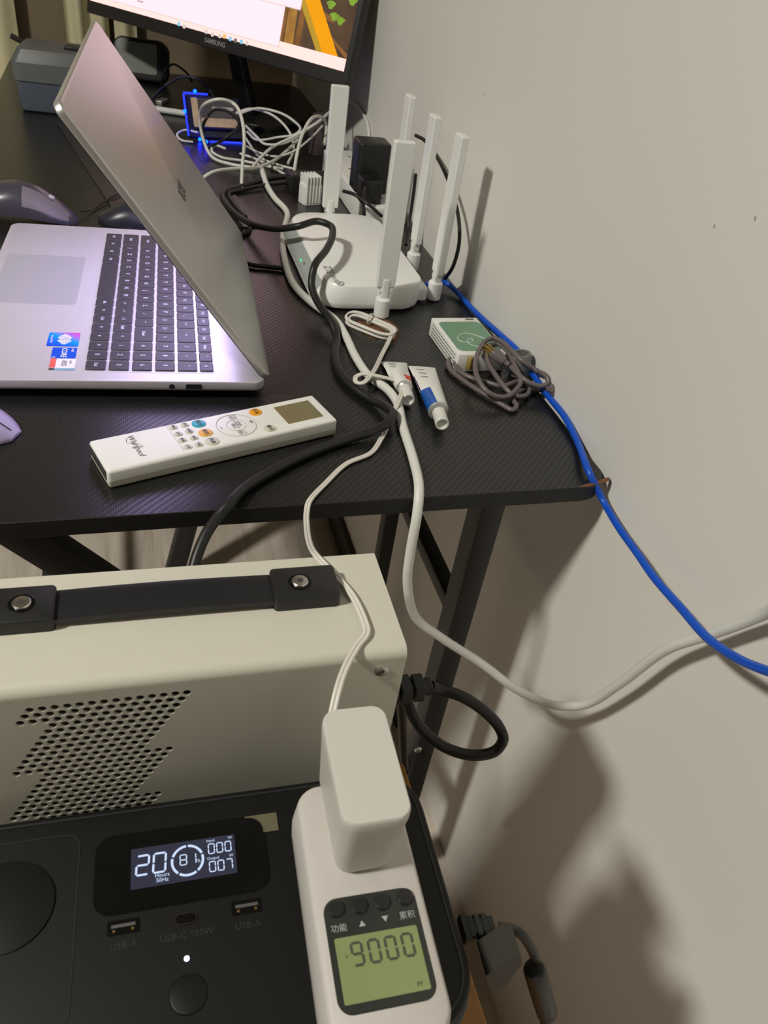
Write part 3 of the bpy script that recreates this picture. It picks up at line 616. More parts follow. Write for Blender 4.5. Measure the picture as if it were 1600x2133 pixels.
# ------------------------------------------------------------------ plug-in energy meter and the adapter standing on it
MROT = -2.6; mc = P(770, 1880, .740); mc = Vector((.0895, .163, 0))
me_ = thing('energy_meter', 'white plug-in energy meter with green display showing 9000', 'meter', (mc.x, mc.y, SZ), MROT)
MF = FR((mc.x, mc.y, SZ), MROT); MH = .035
b = MB(); R = []
for w_, d_, rr, z in ((.052, .124, .012, .0008), (.0595, .132, .014, .006), (.060, .1325, .014, .016), (.0565, .129, .013, MH - .003), (.0545, .127, .012, MH - .0008), (.052, .1245, .011, MH)): R.append([(x, y, z) for x, y in rrect(w_, d_, rr, 6)])
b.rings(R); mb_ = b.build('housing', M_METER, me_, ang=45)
def mp_(u, v): q = MF.at(u, v, SZ + MH); return q.x, q.y
q4 = [mp_(*p) for p in ((698, 1957), (868, 1928), (895, 2060), (717, 2098))]; lx, ly = sum(p[0] for p in q4) / 4, sum(p[1] for p in q4) / 4
MB().slab(.0465, .0515, MH - .0002, MH + .0006, r=.007, bt=.0004, seg=6, bs=1, cx=lx, cy=ly + .0073).build('display_bezel', mat('meter_bezel', (.028, .031, .028), .3), mb_)
ml = MB().flat(.0405, .0285, MH + .0008, lx, ly, .0008).build('display', M_LCDG, mb_)
b = MB()
for i, ch in enumerate('9000'): b.seg7(ch, .0048, .0098, .0012, TR(lx, ly, MH + .001), -.0105 + i * .0082, .0060, -.02)
b.text('>', .003, TR(lx - .0158, ly + .0055, MH + .001)); b.text('PF', .003, TR(lx + .0155, ly - .0115, MH + .001)); b.build('display_digits', M_SEG, ml)
for u, v in ((700, 1895), (748, 1888), (796, 1880), (843, 1870)):
    x, y = mp_(u, v); MB().lathe([(.0041, MH), (.0041, MH + .0016), (.0036, MH + .0021), (.001, MH + .0022)], TR(x, y, 0), seg=20).build('button', M_BLACK, mb_)
b = MB()
x, y = mp_(706, 1936); b.text('功能', .0040, TR(x, y, MH + .0008))
x, y = mp_(848, 1908); b.text('累积', .0040, TR(x, y, MH + .0008))
x, y = mp_(754, 1925); b.poly([(x - .0016, y - .0013, MH + .0008), (x + .0016, y - .0013, MH + .0008), (x, y + .0015, MH + .0008)])
x, y = mp_(802, 1915); b.poly([(x - .0016, y + .0013, MH + .0008), (x, y - .0015, MH + .0008), (x + .0016, y + .0013, MH + .0008)])
b.build('button_labels', mat('pale_print', (.42, .44, .42), .5), mb_)
AZ = SZ + MH
ac = P(760, 1600, .795); ac = Vector((.0915, .2035, AZ))
ad = thing('power_adapter', 'white block power adapter plugged into the energy meter', 'adapter', ac, -2.0)
b = MB(); R = []
AH = .0555
for w_, d_, rr, z in ((.0275, .055, .007, .0003), (.030, .059, .0075, .006), (.0335, .0645, .008, .046), (.0340, .0650, .008, AH - .0075), (.0340, .0650, .008, AH - .002), (.0332, .0642, .0075, AH - .0006), (.0322, .0632, .007, AH)): R.append([(x, y, z) for x, y in rrect(w_, d_, rr, 6)])
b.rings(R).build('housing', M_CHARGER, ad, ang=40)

# ------------------------------------------------------------------ cables
def path(pts):
    out = []
    for p in pts:
        if len(p) == 4 and p[0] == 'x': out.append(PX(p[1], p[2], p[3]))
        elif len(p) == 4 and p[0] == 'y': out.append(PY(p[1], p[2], p[3]))
        elif len(p) == 4 and p[0] == 'z': out.append(P(p[1], p[2], p[3]))
        elif len(p) == 4 and p[0] == 'w': out.append(Vector(p[1:]))
        else: out.append(P(p[0], p[1], D + p[2]))
    return out
def cable(name, label, pts, r, m, n=8, seg=10, group=None, twin=0, extra=None):
    pp = path(pts); lim = XW - r - .0008
    pp = [CAM + (p - CAM) * (lim / p.x) if p.x > lim else p for p in pp]      # keep the cable in front of the wall
    s = smooth(pp, n); b = MB()
    if twin:
        L = []; R_ = []
        for i, p in enumerate(s):
            t = (s[min(i + 1, len(s) - 1)] - s[max(i - 1, 0)]).normalized(); q = Vector((0, 0, 1)).cross(t); q = q.normalized() if q.length > .15 else Vector((1, 0, 0))
            L.append(p + q * twin); R_.append(p - q * twin)
        b.tube(L, r, seg); b.tube(R_, r, seg)
    else: b.tube(s, r, seg)
    if extra: extra(b)
    return tag(b.build(name, m, ang=60), label, 'cable', group)
cable('white_power_cable', 'thick white cable crossing the desk and sagging out to the right', [
    (545, 352, .012), (556, 385, .006), (572, 412, .0048), (598, 442, .0048), (590, 485, .0048), (591, 530, .0048), (612, 592, .0048), (650, 631, .0048), (698, 666, .0048), (718, 695, .0048), (742, 745, .0048), (770, 784, .0048), (808, 812, .0048),
    (828, 840, .0048), (840, 890, .0048), (862, 960, .0048), (873, 1018, .0050), ('y', 869, 1070, .452), ('y', 855, 1150, .444), ('y', 849, 1215, .440), ('y', 866, 1285, .437), ('y', 925, 1332, .43), ('y', 1000, 1380, .42), ('y', 1080, 1438, .40), ('y', 1150, 1468, .38), ('y', 1215, 1468, .36),
    ('y', 1290, 1425, .335), ('y', 1390, 1352, .31), ('y', 1490, 1318, .285), ('y', 1600, 1275, .258), ('y', 1760, 1170, .21), ('w', .372, .10, .985), ('w', .384, -.15, .94), ('w', .386, -.45, .62), ('w', .385, -.62, .22), ('w', .370, -.72, .03), ('w', .34, -.95, .006), ('w', .30, -1.3, .006)], .0042, M_WCABLE, seg=14)
cable('ethernet_cable', 'bright blue network cable running along the wall edge of the desk', [
    ('w', .335, .86, D + .012), (926, 588, .010), (950, 606, .006), (978, 637, .0045), (1010, 668, .006), (1048, 702, .012), (1085, 738, .010), (1112, 782, .0045), (1143, 826, .004), (1175, 866, .004), (1203, 920, .004), (1228, 985, .006),
    ('x', 1256, 1042, .382), ('x', 1290, 1100, .378), ('x', 1326, 1150, .374), ('x', 1362, 1202, .370), ('x', 1420, 1268, .364), ('x', 1470, 1325, .358), ('x', 1530, 1368, .352), ('x', 1600, 1398, .345), ('x', 1750, 1430, .335), ('w', .352, .03, .665), ('w', .372, -.20, .58), ('w', .382, -.45, .40), ('w', .380, -.66, .12), ('w', .360, -.80, .012), ('w', .32, -1.1, .005), ('w', .26, -1.4, .005)], .0032, M_BCABLE, seg=12)
cable('black_power_cable', 'thick black cable looping over the router and down off the desk front', [
    (672, 372, .016), (630, 366, .014), (560, 372, .006), (505, 388, .005), (468, 400, .005), (468, 420, .005), (515, 462, .012), (570, 476, .030), (622, 471, .050), (660, 461, .055), (688, 470, .055), (693, 488, .054), (680, 520, .052), (655, 555, .046), (649, 592, .030), (660, 626, .020), (690, 670, .014), (701, 702, .0060), (698, 740, .0048), (708, 775, .0048), (738, 808, .0048), (775, 833, .0052),
    (803, 847, .009), (818, 862, .0125), (811, 879, .0125), (780, 897, .008), (720, 916, .0048), (640, 945, .0048), (565, 982, .0048), (510, 1016, .0052), (478, 1048, .007), ('y', 455, 1075, .452), ('y', 430, 1112, .440), ('y', 408, 1165, .425), ('y', 398, 1215, .412), ('y', 400, 1300, .40), ('y', 420, 1420, .40)], .0042, M_RUBBER, seg=14)
BXT = BZ - D
coil_c = P(770, 690, D); coil_v = (P(818, 710, D) - P(724, 670, D)) * .5; coil_w = Vector((-coil_v.y, coil_v.x, 0)).normalized() * .0150
def coil(b):
    pts = []
    for i in range(3 * 16 + 1):
        a = 2 * math.pi * i / 16 + .4; j = i / 16; s_ = (1, .93, 1.04, .9, 1)[int(j)]
        pts.append(coil_c + coil_v * math.cos(a) * s_ + coil_w * math.sin(a) * s_ * (1 + .1 * math.sin(j * 3)) + Vector((0, 0, .003 + .0024 * j + .0012 * math.sin(3 * a))))
    b.tube(smooth(pts, 2), .0011, 7); b.tube(smooth([p + Vector((.0014, .0012, .0006)) for p in pts], 2), .0011, 7)
    for t in (-.30,):       # wire wrapped round the bundle
        o = coil_c + coil_v * t + coil_w * .9; ring = [o + coil_w * .38 * math.cos(a) + Vector((0, 0, .007 + .0058 * math.sin(a))) for a in [2 * math.pi * k / 14 for k in range(15)]]
        b.tube(smooth(ring, 2), .0010, 7)
cable('adapter_wire', 'thin white twin wire from the coil on the desk to the white adapter', [
    (818, 690, .010), (812, 706, .006), (795, 740, .005), (775, 778, .013), (755, 798, .012), (742, 796, .010), (741, 786, .012), (756, 779, .014), (790, 784, .013), (825, 793, .010), (838, 800, .012), (838, 815, .012), (827, 843, .011), (818, 862, .0040), (806, 890, .0024), (794, 914, .0022), (772, 944, .0020), (722, 966, .0020), (680, 1005, .0020), (644, 1045, .0022),
    ('y', 639, 1066, .452), ('y', 639, 1095, .43), ('y', 645, 1132, .392), ('z', 664, 1163, BZ + .0030), ('z', 702, 1202, BZ + .0026), ('z', 735, 1242, BZ + .0026), ('z', 758, 1290, BZ + .0026), ('z', 764, 1318, BZ + .0026), ('z', 745, 1345, BZ + .0018), ('y', 718, 1395, .262), ('y', 703, 1440, .248), ('w', .0820, .2360, AZ + .046)], .00125, M_TCABLE, n=8, seg=8, twin=.0011, extra=coil)
# grey coiled mains cord with plug
def G(x, y): return 880 + .175 * x, 650 + .175 * y
gp = [(1050, 650, 20), (1150, 750, 18), (1250, 828, 16), (1390, 880, 14), (1495, 845, 14), (1480, 770, 15), (1350, 690, 18), (1200, 590, 24), (1080, 480, 27), (970, 370, 29), (860, 312, 29), (760, 340, 28), (690, 430, 27), (640, 560, 25), (632, 700, 22), (680, 830, 18), (770, 945, 14), (890, 1005, 11), (1010, 1005, 10), (1110, 930, 12), (1170, 830, 16), (1100, 640, 20), (1000, 450, 24), (890, 375, 24), (800, 400, 23), (760, 490, 21), (780, 600, 18), (860, 735, 15), (950, 860, 12), (1050, 965, 9), (1150, 1005, 7), (1250, 980, 6), (1262, 900, 7), (1180, 820, 10), (950, 880, 8), (750, 830, 7), (560, 775, 7), (430, 690, 7), (395, 600, 8), (450, 530, 10), (580, 500, 13), (700, 480, 14), (560, 480, 10), (400, 510, 7), (310, 590, 5), (340, 690, 4), (470, 800, 4), (620, 905, 4), (800, 1010, 4), (960, 1110, 3), (1070, 1165, 3), (1122, 1120, 4), (1080, 1040, 4), (1150, 950, 4), (1290, 925, 4), (1420, 930, 5), (1540, 925, 8)]
gc = cable('grey_mains_cord', 'coiled brown-grey mains cord with a two-pin plug lying by the wall', [(*G(x, y), h * .001) for x, y, h in gp], .0026, M_GCABLE, n=6, seg=9)
pa = P(*G(1040, 640), D + .0195); pb = P(*G(835, 475), D + .026); dv = (pa - pb).normalized(); Mz = ALONG(pb, dv)
b = MB(); R = [[(x, y, z) for x, y in rrect(w_, h_, .004, 4)] for w_, h_, z in ((.0105, .0095, 0), (.0118, .0105, .001), (.0118, .0105, .008), (.0088, .0085, .0165), (.0062, .0062, .0175), (.0056, .0056, .0225))]
b.rings(R, Mz).build('plug', M_GCABLE, gc)
b = MB()
for dx in (-.0055, .0055): b.box(dx * .55 - .0007, dx * .55 + .0007, -.0022, .0022, -.011, 0, Mz)
b.build('plug_pins', M_BRASS, gc)
b = MB(); q = P(*G(560, 640), D + .006); b.slab(.012, .010, 0, .014, r=.001, bt=.0005, M=TR(q.x, q.y, D + .0045, rz=30)).build('pin_adapter', mat('yellow_pin_cover', (.40, .30, .09), .35, metal=.4), gc)
q = P(*G(1540, 925), D + .008); b = MB(); b.lathe([(.007, -.002), (.0085, 0), (.0085, .006), (.006, .008), (.003, .009)], ALONG((q.x - .001, q.y - .004, D + .0095), (.3, -.6, .25)), seg=16).build('connector', M_GCABLE, gc)
q = PX(1084, 736, .3755); rax = Vector((.18, -.12, -.96)).normalized(); rl_ = (q.z - D - .0035) / .97; b = MB(); Mz = ALONG(q, rax)
b.lathe([(.0088, .0), (.0110, 0), (.0116, .001), (.0116, rl_ - .001), (.0108, rl_), (.0001, rl_)], Mz, seg=28, caps=False); b.lathe([(.0088, 0), (.0088, rl_ - .003), (.0001, rl_ - .003)], Mz, seg=28, caps=False)
tag(b.build('grey_roll', mat('grey_gloss_tape', (.17, .17, .17), .35), ang=40), 'small grey hollow roll standing against the wall behind the coiled cord', 'roll')

# cigarette-sized carton
pk = thing('small_carton', 'small white carton with a green panel beside the coiled grey cord', 'box', (.337, .7085, D), 1.5)
b = MB(); b.slab(.055, .086, .0005, .0205, r=.0015, bt=.0008, bb=.0008, seg=3, bs=2); ck = b.build('carton', M_WHITE, pk)
PG = mat('sage_green_print', (.165, .315, .20), .4)
b = MB(); b.flat(.0505, .068, .0207, .001, -.0015, .007, 6); b.build('green_panel', PG, ck)
FG = FR((.337, .7085, D), 1.5)
lp = [FG.at(*G(x, y), D + .021) for x, y in ((760, 320), (620, 270), (500, 250), (425, 285), (430, 330), (490, 355), (570, 355), (605, 340), (580, 315), (535, 325), (545, 360), (600, 395), (690, 415))]
MB().tube(smooth([(p.x, p.y, .0209) for p in lp], 5), .00035, 5).build('line_logo', M_WHITE, ck)
b = MB()
for i in range(4):
    for j in range(11): b.box(-.02765, -.0276, -.036 + j * .0066, -.036 + j * .0066 + .0052, .004 + i * .0038, .0052 + i * .0038)
b.box(.012, .022, .037, .0405, .0206, .0207); b.build('small_print', mat('grey_green_print', (.12, .14, .11), .5), ck)['kind'] = 'stuff'

# ointment tubes
def ointment(name, label, crimp, sh, cap, rs, bands, crumple=0):
    a = [P(*crimp[0], D + .0015), P(*crimp[1], D + .0015)]; mid = (a[0] + a[1]) / 2; s = P(*sh, D + rs); ax = Vector((s.x - mid.x, s.y - mid.y, 0)); L = ax.length; ax.normalize(); sd = Vector((ax.y, -ax.x, 0)); half = (a[0] - a[1]).length / 2
    root = thing(name, label, 'tube', (mid.x, mid.y, D)); O = Vector((mid.x, mid.y, D))
    b = MB(); R = []; N = 14; NS_ = 24
    for i in range(N + 1):
        t = i / N; hw = half + (rs - half) * t; hh = .0006 + (rs - .0006) * t ** .8; zc = hh + .0004
        ring = []
        for k in range(NS_):
            an = 2 * math.pi * k / NS_; jit = crumple * math.sin(7 * t + 3 * an) * .0015 * math.sin(math.pi * t)
            p = ax * (L * t) + sd * (hw * math.cos(an)) + Vector((0, 0, zc + hh * math.sin(an) + jit)); ring.append(p)
        R.append(ring)
    b.rings(R); 
    n0 = len(b.f)
    for f_i in range(N * NS_):
        i, k = divmod(f_i, NS_); t = (i + .5) / N; an = (k + .5) / NS_
        for (t0, t1, a0, a1, mi) in bands:
            if t0 <= t <= t1 and a0 <= an <= a1: b.m[f_i] = mi
    tb = b.build('tube_body', [M_WHITE, mat('ointment_blue', (.002, .09, .42), .35), mat('ointment_red', (.75, .05, .02), .4), mat('ointment_navy', (.01, .02, .12), .4)], root, ang=50)
    e = ax * L + Vector((0, 0, rs + .0004))
    MB().lathe([(rs, 0), (rs * 1.02, .0008), (rs * .95, .0025), (.0058, .0042)], ALONG(e, ax), seg=24).build('shoulder', M_STEEL if False else mat('dull_aluminium', (.52, .52, .50), .4, metal=.6), root)
    cq = P(*cap, D + rs); cl = max(.010, (Vector((cq.x - s.x, cq.y - s.y, 0))).length)
    MB().lathe([(.0060, .0035), (.0064, .004), (.0064, .0035 + cl), (.0060, .0040 + cl), (.0050, .0040 + cl), (.0043, .0015 + cl), (.001, .0012 + cl)], ALONG(e, ax), seg=24).build('screw_cap', mat('cap_plastic', (.72, .72, .68), .35), root)
    b = MB()
    for i in range(3): t = .15 + .11 * i; p0 = ax * (L * t); b.box(-.0004, .0004, -.004, .004, 0, .0001, AX(p0 + sd * (half * .30) + Vector((0, 0, 2 * (.0006 + (rs - .0006) * t ** .8) + .0009)), ax, sd))
    b.build('small_print', M_TXT, root)['kind'] = 'stuff'
    return root
ointment('ointment_tube', 'half-used white and blue ointment tube lying right of the thick white cable', ((851, 763), (906, 764)), (913, 856), (925, 880), .0098, [(.66, .97, .0, .22, 1), (.66, .97, .94, 1, 1), (.30, .66, .0, .05, 3), (.30, .97, .90, .94, 3)])
ointment('ointment_tube', 'short crumpled white ointment tube tucked against the thick white cable', ((793, 756), (846, 752)), (842, 808), (849, 830), .0080, [(.62, .92, .30, .46, 2)], crumple=1)

# ------------------------------------------------------------------ monitor
MA = P(180, 25, .878); MBp = P(720, 182, .878); mx_ = (MBp - MA).normalized(); mW = (MBp - MA).length
tilt = math.radians(12.5); nb = Vector((-mx_.y, mx_.x, 0)); nb = nb if nb.y > 0 else -nb   # away from the viewer
up = (Vector((0, 0, 1)) * math.cos(tilt) + nb * math.sin(tilt)).normalized(); fr_ = mx_.cross(up); fr_ = fr_ if fr_.dot(nb) < 0 else -fr_
mo = thing('monitor', 'black desktop monitor with bright screen at the far end of the desk', 'monitor', (0, 0, 0))
mcen = (MA + MBp) / 2
MM = AX(MA, mx_, up); mH = .374
b = MB(); b.slab(mW, mH, -.022, 0, r=.003, bt=.001, bb=.004, seg=3, cx=mW / 2, cy=mH / 2, M=MM); hs = b.build('housing', M_BEZEL, mo)
def ml_(u, v): q = MM.inverted() @ PPL(u, v, MA, fr_); return q.x, q.y
sx0, sy0, sx1, sy1 = .0095, .0210, mW - .0095, mH - .008
def smat(name, col, es, **k): return mat(name, col, .25, emit=es, **k)
b = MB()
Q = lambda pts, z, mi: b.poly([(x, y, z) for x, y in pts], MM, mi)
Q([(sx0, sy0), (sx1, sy0), (sx1, sy1), (sx0, sy1)], .0002, 0)
th = .0180
Q([(sx0, sy0), (sx1, sy0), (sx1, sy0 + th), (sx0, sy0 + th)], .0004, 1)
w1 = ml_(580, 97); w2 = ml_(626, 20)
Q([(.07, w1[1]), (w1[0], w1[1]), (w1[0], w1[1] + .20), (.07, w1[1] + .20)], .0006, 2)
Q([(.07, w1[1] - .0012), (w1[0] + .0012, w1[1] - .0012), (w1[0] + .0012, w1[1] + .20), (.07, w1[1] + .20)], .0005, 8)
Q([(.12, w2[1] - .0012), (w2[0] + .0012, w2[1] - .0012), (w2[0] + .0012, sy1 - .02), (.12, sy1 - .02)], .0007, 8)
Q([(.12, w2[1]), (w2[0], w2[1]), (w2[0], sy1 - .02), (.12, sy1 - .02)], .0008, 2)
bm = [ml_(*p) for p in ((632, 0), (661, 0), (701, 134), (669, 124))]
dx_ = bm[1][0] - bm[2][0]; dy_ = bm[1][1] - bm[2][1]; k_ = (sy1 - bm[2][1]) / dy_
tx = (bm[2][0] + dx_ * k_); Q([(bm[3][0], sy0 + th), (bm[2][0], sy0 + th), (tx, sy1), (tx - .035, sy1)], .00045, 3)
hf = [(bm[3][0] - .013, sy0 + th), (bm[3][0], sy0 + th), (tx - .035, sy1), (tx - .05, sy1)]; Q(hf, .00043, 4)
rnd = random.Random(3)
for i in range(7):
    yy = sy0 + .030 + i * .043 + rnd.uniform(-.006, .006); x0_ = w1[0] - .004; x1_ = bm[3][0] + .01 if i % 2 else sx1; hh = rnd.uniform(.005, .010)
    Q([(x0_ if i % 2 else bm[2][0] - .02, yy + .012), (x1_, yy - .010), (x1_, yy - .010 + hh), (x0_ if i % 2 else bm[2][0] - .02, yy + .012 + hh * .6)], .0003, 5)
for px_, py_ in ((690, 10), (697, 35), (735, 3), (709, 44)):
    gx, gy = ml_(px_, py_); Q([(gx + .008 * math.cos(a) * (1 + .4 * math.sin(3 * a)), gy + .006 * math.sin(a)) for a in [2 * math.pi * k / 11 for k in range(11)]], .00035, 6)
gx, gy = ml_(602, 60)
for o_, tw, lean_, mi in ((-.016, .007, .010, 5), (.004, .010, -.012, 11), (.022, .006, .006, 5)): Q([(gx + o_ - tw, sy0 + th), (gx + o_ + tw, sy0 + th), (gx + o_ + lean_ + tw * .5, sy1), (gx + o_ + lean_ - tw * .5, sy1)], .00032, mi)
icons = [((373, 50), 7), ((384, 55), 8), ((430, 66), 8), ((443, 72), 8), ((458, 75), 8), ((468, 76), 9), ((480, 81), 7), ((491, 85), 10), ((503, 87), 7), ((515, 90), 8)]
for (u, v), mi in icons:
    gx, gy = ml_(u, v); Q([(gx + x, gy + y) for x, y in rrect(.0065, .0065, .0012, 2)], .0006, mi)
gx, gy = ml_(292, 3)
for i in range(4): Q([(gx + i * .004 - .006, gy - .0012), (gx + i * .004 - .0035, gy - .0012), (gx + i * .004 - .0035, gy + .0012), (gx + i * .004 - .006, gy + .0012)], .0008, 10)
b.build('screen_image', [smat('wallpaper_dark_wood', (.10, .055, .03), .9, var=.7, vscale=30), smat('taskbar_glow', (1, .64, .59), 1.30, var=.015), smat('window_glow', (1, .68, .74), 1.28, var=.01), smat('beam_orange', (1, .36, .0), 1.0, var=.12, vscale=25), smat('beam_ochre', (.55, .33, .03), .9, var=.2, vscale=25), smat('shelf_brown', (.26, .11, .03), .9, var=.5, vscale=40), smat('leaf_green', (.25, .42, .04), .9, var=.4, vscale=90), smat('icon_blue', (.25, .62, .9), 1.0), smat('icon_grey', (.75, .62, .58), 1.0), smat('icon_orange', (1, .5, .12), 1.0), smat('icon_dark', (.15, .13, .13), 1.0), smat('trunk_amber', (.42, .20, .04), .9, var=.6, vscale=50)], hs)
gx, gy = ml_(447, 96); MB().text('SAMSUNG', .0108, MM @ TR(gx, .0100, .0004), bold=.00015).build('brand_name', mat('bezel_print', (.32, .32, .31), .4), hs)
# stand
ncen = MM @ Vector((mW * .5, .10, -.022)); fcx = ncen + nb * .075
b = MB(); R = []
for t, w_, th_ in ((0, .045, .016), (.5, .036, .018), (1, .042, .022)):
    p = ncen.lerp(Vector((fcx.x, fcx.y, D + .012)), t); R.append([tuple(p + mx_ * x + nb * y) for x, y in rrect(w_, th_, .006, 3)])
b.rings(R).build('stand_neck', mat('stand_black', (.007, .007, .007), .4), mo)
b = MB(); b.slab(.20, .15, 0.0004, .011, r=.05, bt=.003, seg=8, M=AX((fcx.x + nb.x * .01, fcx.y + nb.y * .01, D), mx_, nb)).build('stand_base', mat('stand_black', (.007, .007, .007), .4), mo)

# ------------------------------------------------------------------ mice, pad and things behind the laptop
pc = [P(u, v, D) for u, v in ((118, 258), (262, 480), (560, 475), (354, 279))]
b = MB()
for z0, z1 in ((.0003, .0024),):
    b.rings([[(p.x, p.y, D + z0) for p in pc][::-1], [(p.x, p.y, D + z1) for p in pc][::-1]])
tag(b.build('desk_mat', mat('brown_black_leatherette', (.026, .022, .020), .30, bump=.15, bscale=500)), 'dark brown-black mat lying under the raised laptop lid', 'mat')
def mouse(name, label, loc, rz, L, Wd, H, m, arch=0, split=True, panel=False):
    root = thing(name, label, 'mouse', loc, rz); b = MB(); R = []; N = 18; K = 20
    for i in range(N + 1):
        t = i / N; x = -L / 2 + L * t; s_ = math.sin(math.pi * min(max(t, .012), .988)) ** .42; hw = Wd / 2 * s_ * (.93 + .07 * math.cos(2 * math.pi * t)); hh = H * (math.sin(math.pi * (.10 + .86 * t ** (1.15 + arch * .3))) ** .75) * (.35 + .65 * s_) 
        z0 = .0008 + arch * .012 * max(0, math.sin(math.pi * t)) 
        ring = [(x, hw * math.cos(math.pi * k / K), z0 + max(.002, hh) * math.sin(math.pi * k / K) ** .8) for k in range(K + 1)] + [(x, 0, z0)]
        R.append(ring)
    b.rings(R)
    for f_i in range(N * (K + 2)):
        i, k = divmod(f_i, K + 2)
        if panel and .56 <= i / N <= .93 and K * .56 <= k < K * .86: b.m[f_i] = 1
    bd = b.build('shell', [m, mat('taupe_rubber', (.16, .14, .14), .5)], root, ang=50)
    if split:
        b = MB(); z = lambda t: .0012 + H * (math.sin(math.pi * (.10 + .86 * t ** (1.15 + arch * .3))) ** .75) * (.35 + .65 * math.sin(math.pi * min(t, .988)) ** .42)
        b.tube([(-L / 2 + L * t, 0, z(t)) for t in (.62, .70, .78, .86, .93, .965)], .0005, 6); b.build('button_split', M_BLACK, root)
    return root
c = P(-112, 850, .765)
mouse('computer_mouse', 'flat grey wireless mouse coloured with violet screen light, cut by the left edge beside the remote', (c.x, c.y, D), -24, .112, .060, .024, mat('screen_tinted_grey', (.32, .27, .40), .38))  # violet cast of the laptop screen is put into the shell colour
c = P(62, 440, .765)
m2 = mouse('computer_mouse', 'dark tall arched mouse standing behind the laptop palm rest', (c.x - .02, c.y + .015, D), -6, .150, .070, .034, mat('dark_gunmetal', (.05, .048, .055), .28), arch=1, split=False, panel=True)
MB().slab(.018, .005, 0, .003, r=.002, bt=.001, M=TR(.012, -.002, .0400, ry=14, rx=8)).build('side_button', mat('silver_button', (.45, .43, .41), .35), m2)
MB().slab(.007, .005, 0, .003, r=.002, bt=.001, M=TR(.047, -.004, .0305, ry=28, rx=10)).build('side_button', mat('silver_button', (.45, .43, .41), .35), m2)
cable('mouse_cord', 'thin dark cord from the arched mouse to behind the laptop lid', [(168, 440, .008), (190, 436, .003), (215, 422, .003), (238, 408, .005), (270, 400, .004), (320, 400, .003)], .0012, M_RUBBER, seg=6)
c = P(275, 440, .765)
mouse('black_puck', 'dark rounded gadget half hidden behind the raised laptop lid', (c.x, c.y, D), -10, .085, .06, .026, mat('black_satin', (.02, .02, .026), .35), split=False)['category'] = 'gadget'
# grey storage box
c = P(118, 243, D); gb = thing('storage_box', 'blue-grey plastic storage box with a lid at the far left', 'box', (c.x + .012, c.y + .065, D), -6)
GB1 = mat('slate_plastic', (.085, .105, .13), .45); GB2 = mat('grey_plastic', (.12, .13, .13), .45)
MB().slab(.132, .11, .001, .050, r=.012, bb=.004, seg=5, taper=-.003).build('tub', GB1, gb)
MB().slab(.142, .120, .050, .078, r=.014, seg=5, taper=-.001).build('upper_band', GB2, gb)
MB().slab(.145, .123, .078, .098, r=.014, bt=.003, seg=5, taper=.010).build('lid', mat('grey_lid_plastic', (.085, .092, .092), .45), gb)
yp = c.y + .165; q1_, q0_ = PY(22, 74, yp), PY(64, 97, yp); dq = (q0_ - q1_); q2_ = q1_ + dq * ((q1_.z - D - .006) / -dq.z)
b = MB(); b.tube([q1_, q1_.lerp(q2_, .5), q2_], .0048, 10); tag(b.build('black_pen', M_BLACK), 'black pen leaning behind the blue-grey storage box', 'pen')
c2 = P(150, 102, D + .098); b = MB(); b.slab(.05, .03, 0, .005, r=.003, bt=.001, M=TR(c2.x + .014, c2.y - .004, D + .0983, rz=-8)); tag(b.build('black_card', M_BLACK), 'flat black piece on top of the storage box', 'gadget')
# handheld device with a pale screen
c = P(296, 172, D); hd = thing('handheld_device', 'black handheld device with pale screen propped behind the laptop', 'device', (c.x, c.y, D), -12)
HT = TR(0, 0, .003, rx=-16)
b = MB(); b.slab(.112, .078, -.016, .016, r=.020, bt=.005, bb=.005, seg=6, M=HT @ TR(0, 0, .039, rx=90)).build('casing', M_BLACK, hd)
MB().flat(.076, .056, .0164, -.004, .002, .004, M=HT @ TR(0, 0, .039, rx=90)).build('screen', mat('pale_reflective_screen', (.22, .23, .20), .25), hd)
MB().lathe([(.006, 0), (.006, .006), (.004, .008)], HT @ TR(-.058, -.012, .052, rx=90), seg=14).build('button', mat('orange_red_button', (.7, .08, .01), .4), hd)
# blue-lit clear gadget
c = P(452, 296, D); bd = thing('lit_gadget', 'clear boxed gadget glowing with blue lights among the white cables', 'gadget', (c.x, c.y, D), 6)
GT = TR(0, .005, .006, rx=52) @ Matrix.Diagonal((1.1, 1.15, 1, 1))
MB().slab(.090, .062, -.006, 0, r=.004, bt=.001, seg=3, cy=.031, M=GT).build('circuit_board', mat('dark_blue_board', (.01, .012, .03), .35), bd)
MB().slab(.070, .044, .003, .009, r=.006, bt=.002, seg=4, cx=.004, cy=.033, M=GT).build('metal_can', mat('violet_grey_steel', (.10, .09, .11), .30, metal=.3, var=.4, vscale=25), bd)
MB().slab(.066, .013, .0090, .0094, r=.002, cx=.004, cy=.019, seg=3, M=GT).build('reflection_band', mat('peach_reflection', (.62, .46, .34), .3, metal=.2, var=.5, vscale=40), bd)  # warm reflections on the can, laid on as coloured bands
MB().slab(.010, .044, .0090, .0096, r=.002, cx=-.030, cy=.033, seg=3, M=GT).build('reflection_band', mat('peach_reflection', (.62, .46, .34), .3, metal=.2, var=.5, vscale=40), bd)
MB().slab(.034, .005, .0095, .0105, r=.001, cx=.014, cy=.040, M=GT).build('can_slot', mat('pale_steel', (.6, .6, .65), .3, metal=.6), bd)
for x, y in ((-.026, .066), (-.028, -.006), (-.046, .035), (-.020, -.024)):
    q = GT @ Vector((x, y, .006)); q.z = max(q.z, .004)
    MB().lathe([(.0006, -.003), (.0028, -.0015), (.0028, .0015), (.0006, .003)], TR(*q), seg=10).build('blue_light', M_LEDB, bd)
MB().box(-.0455, -.0435, .0, .062, .001, .006, GT).build('light_strip', M_LEDBS, bd)
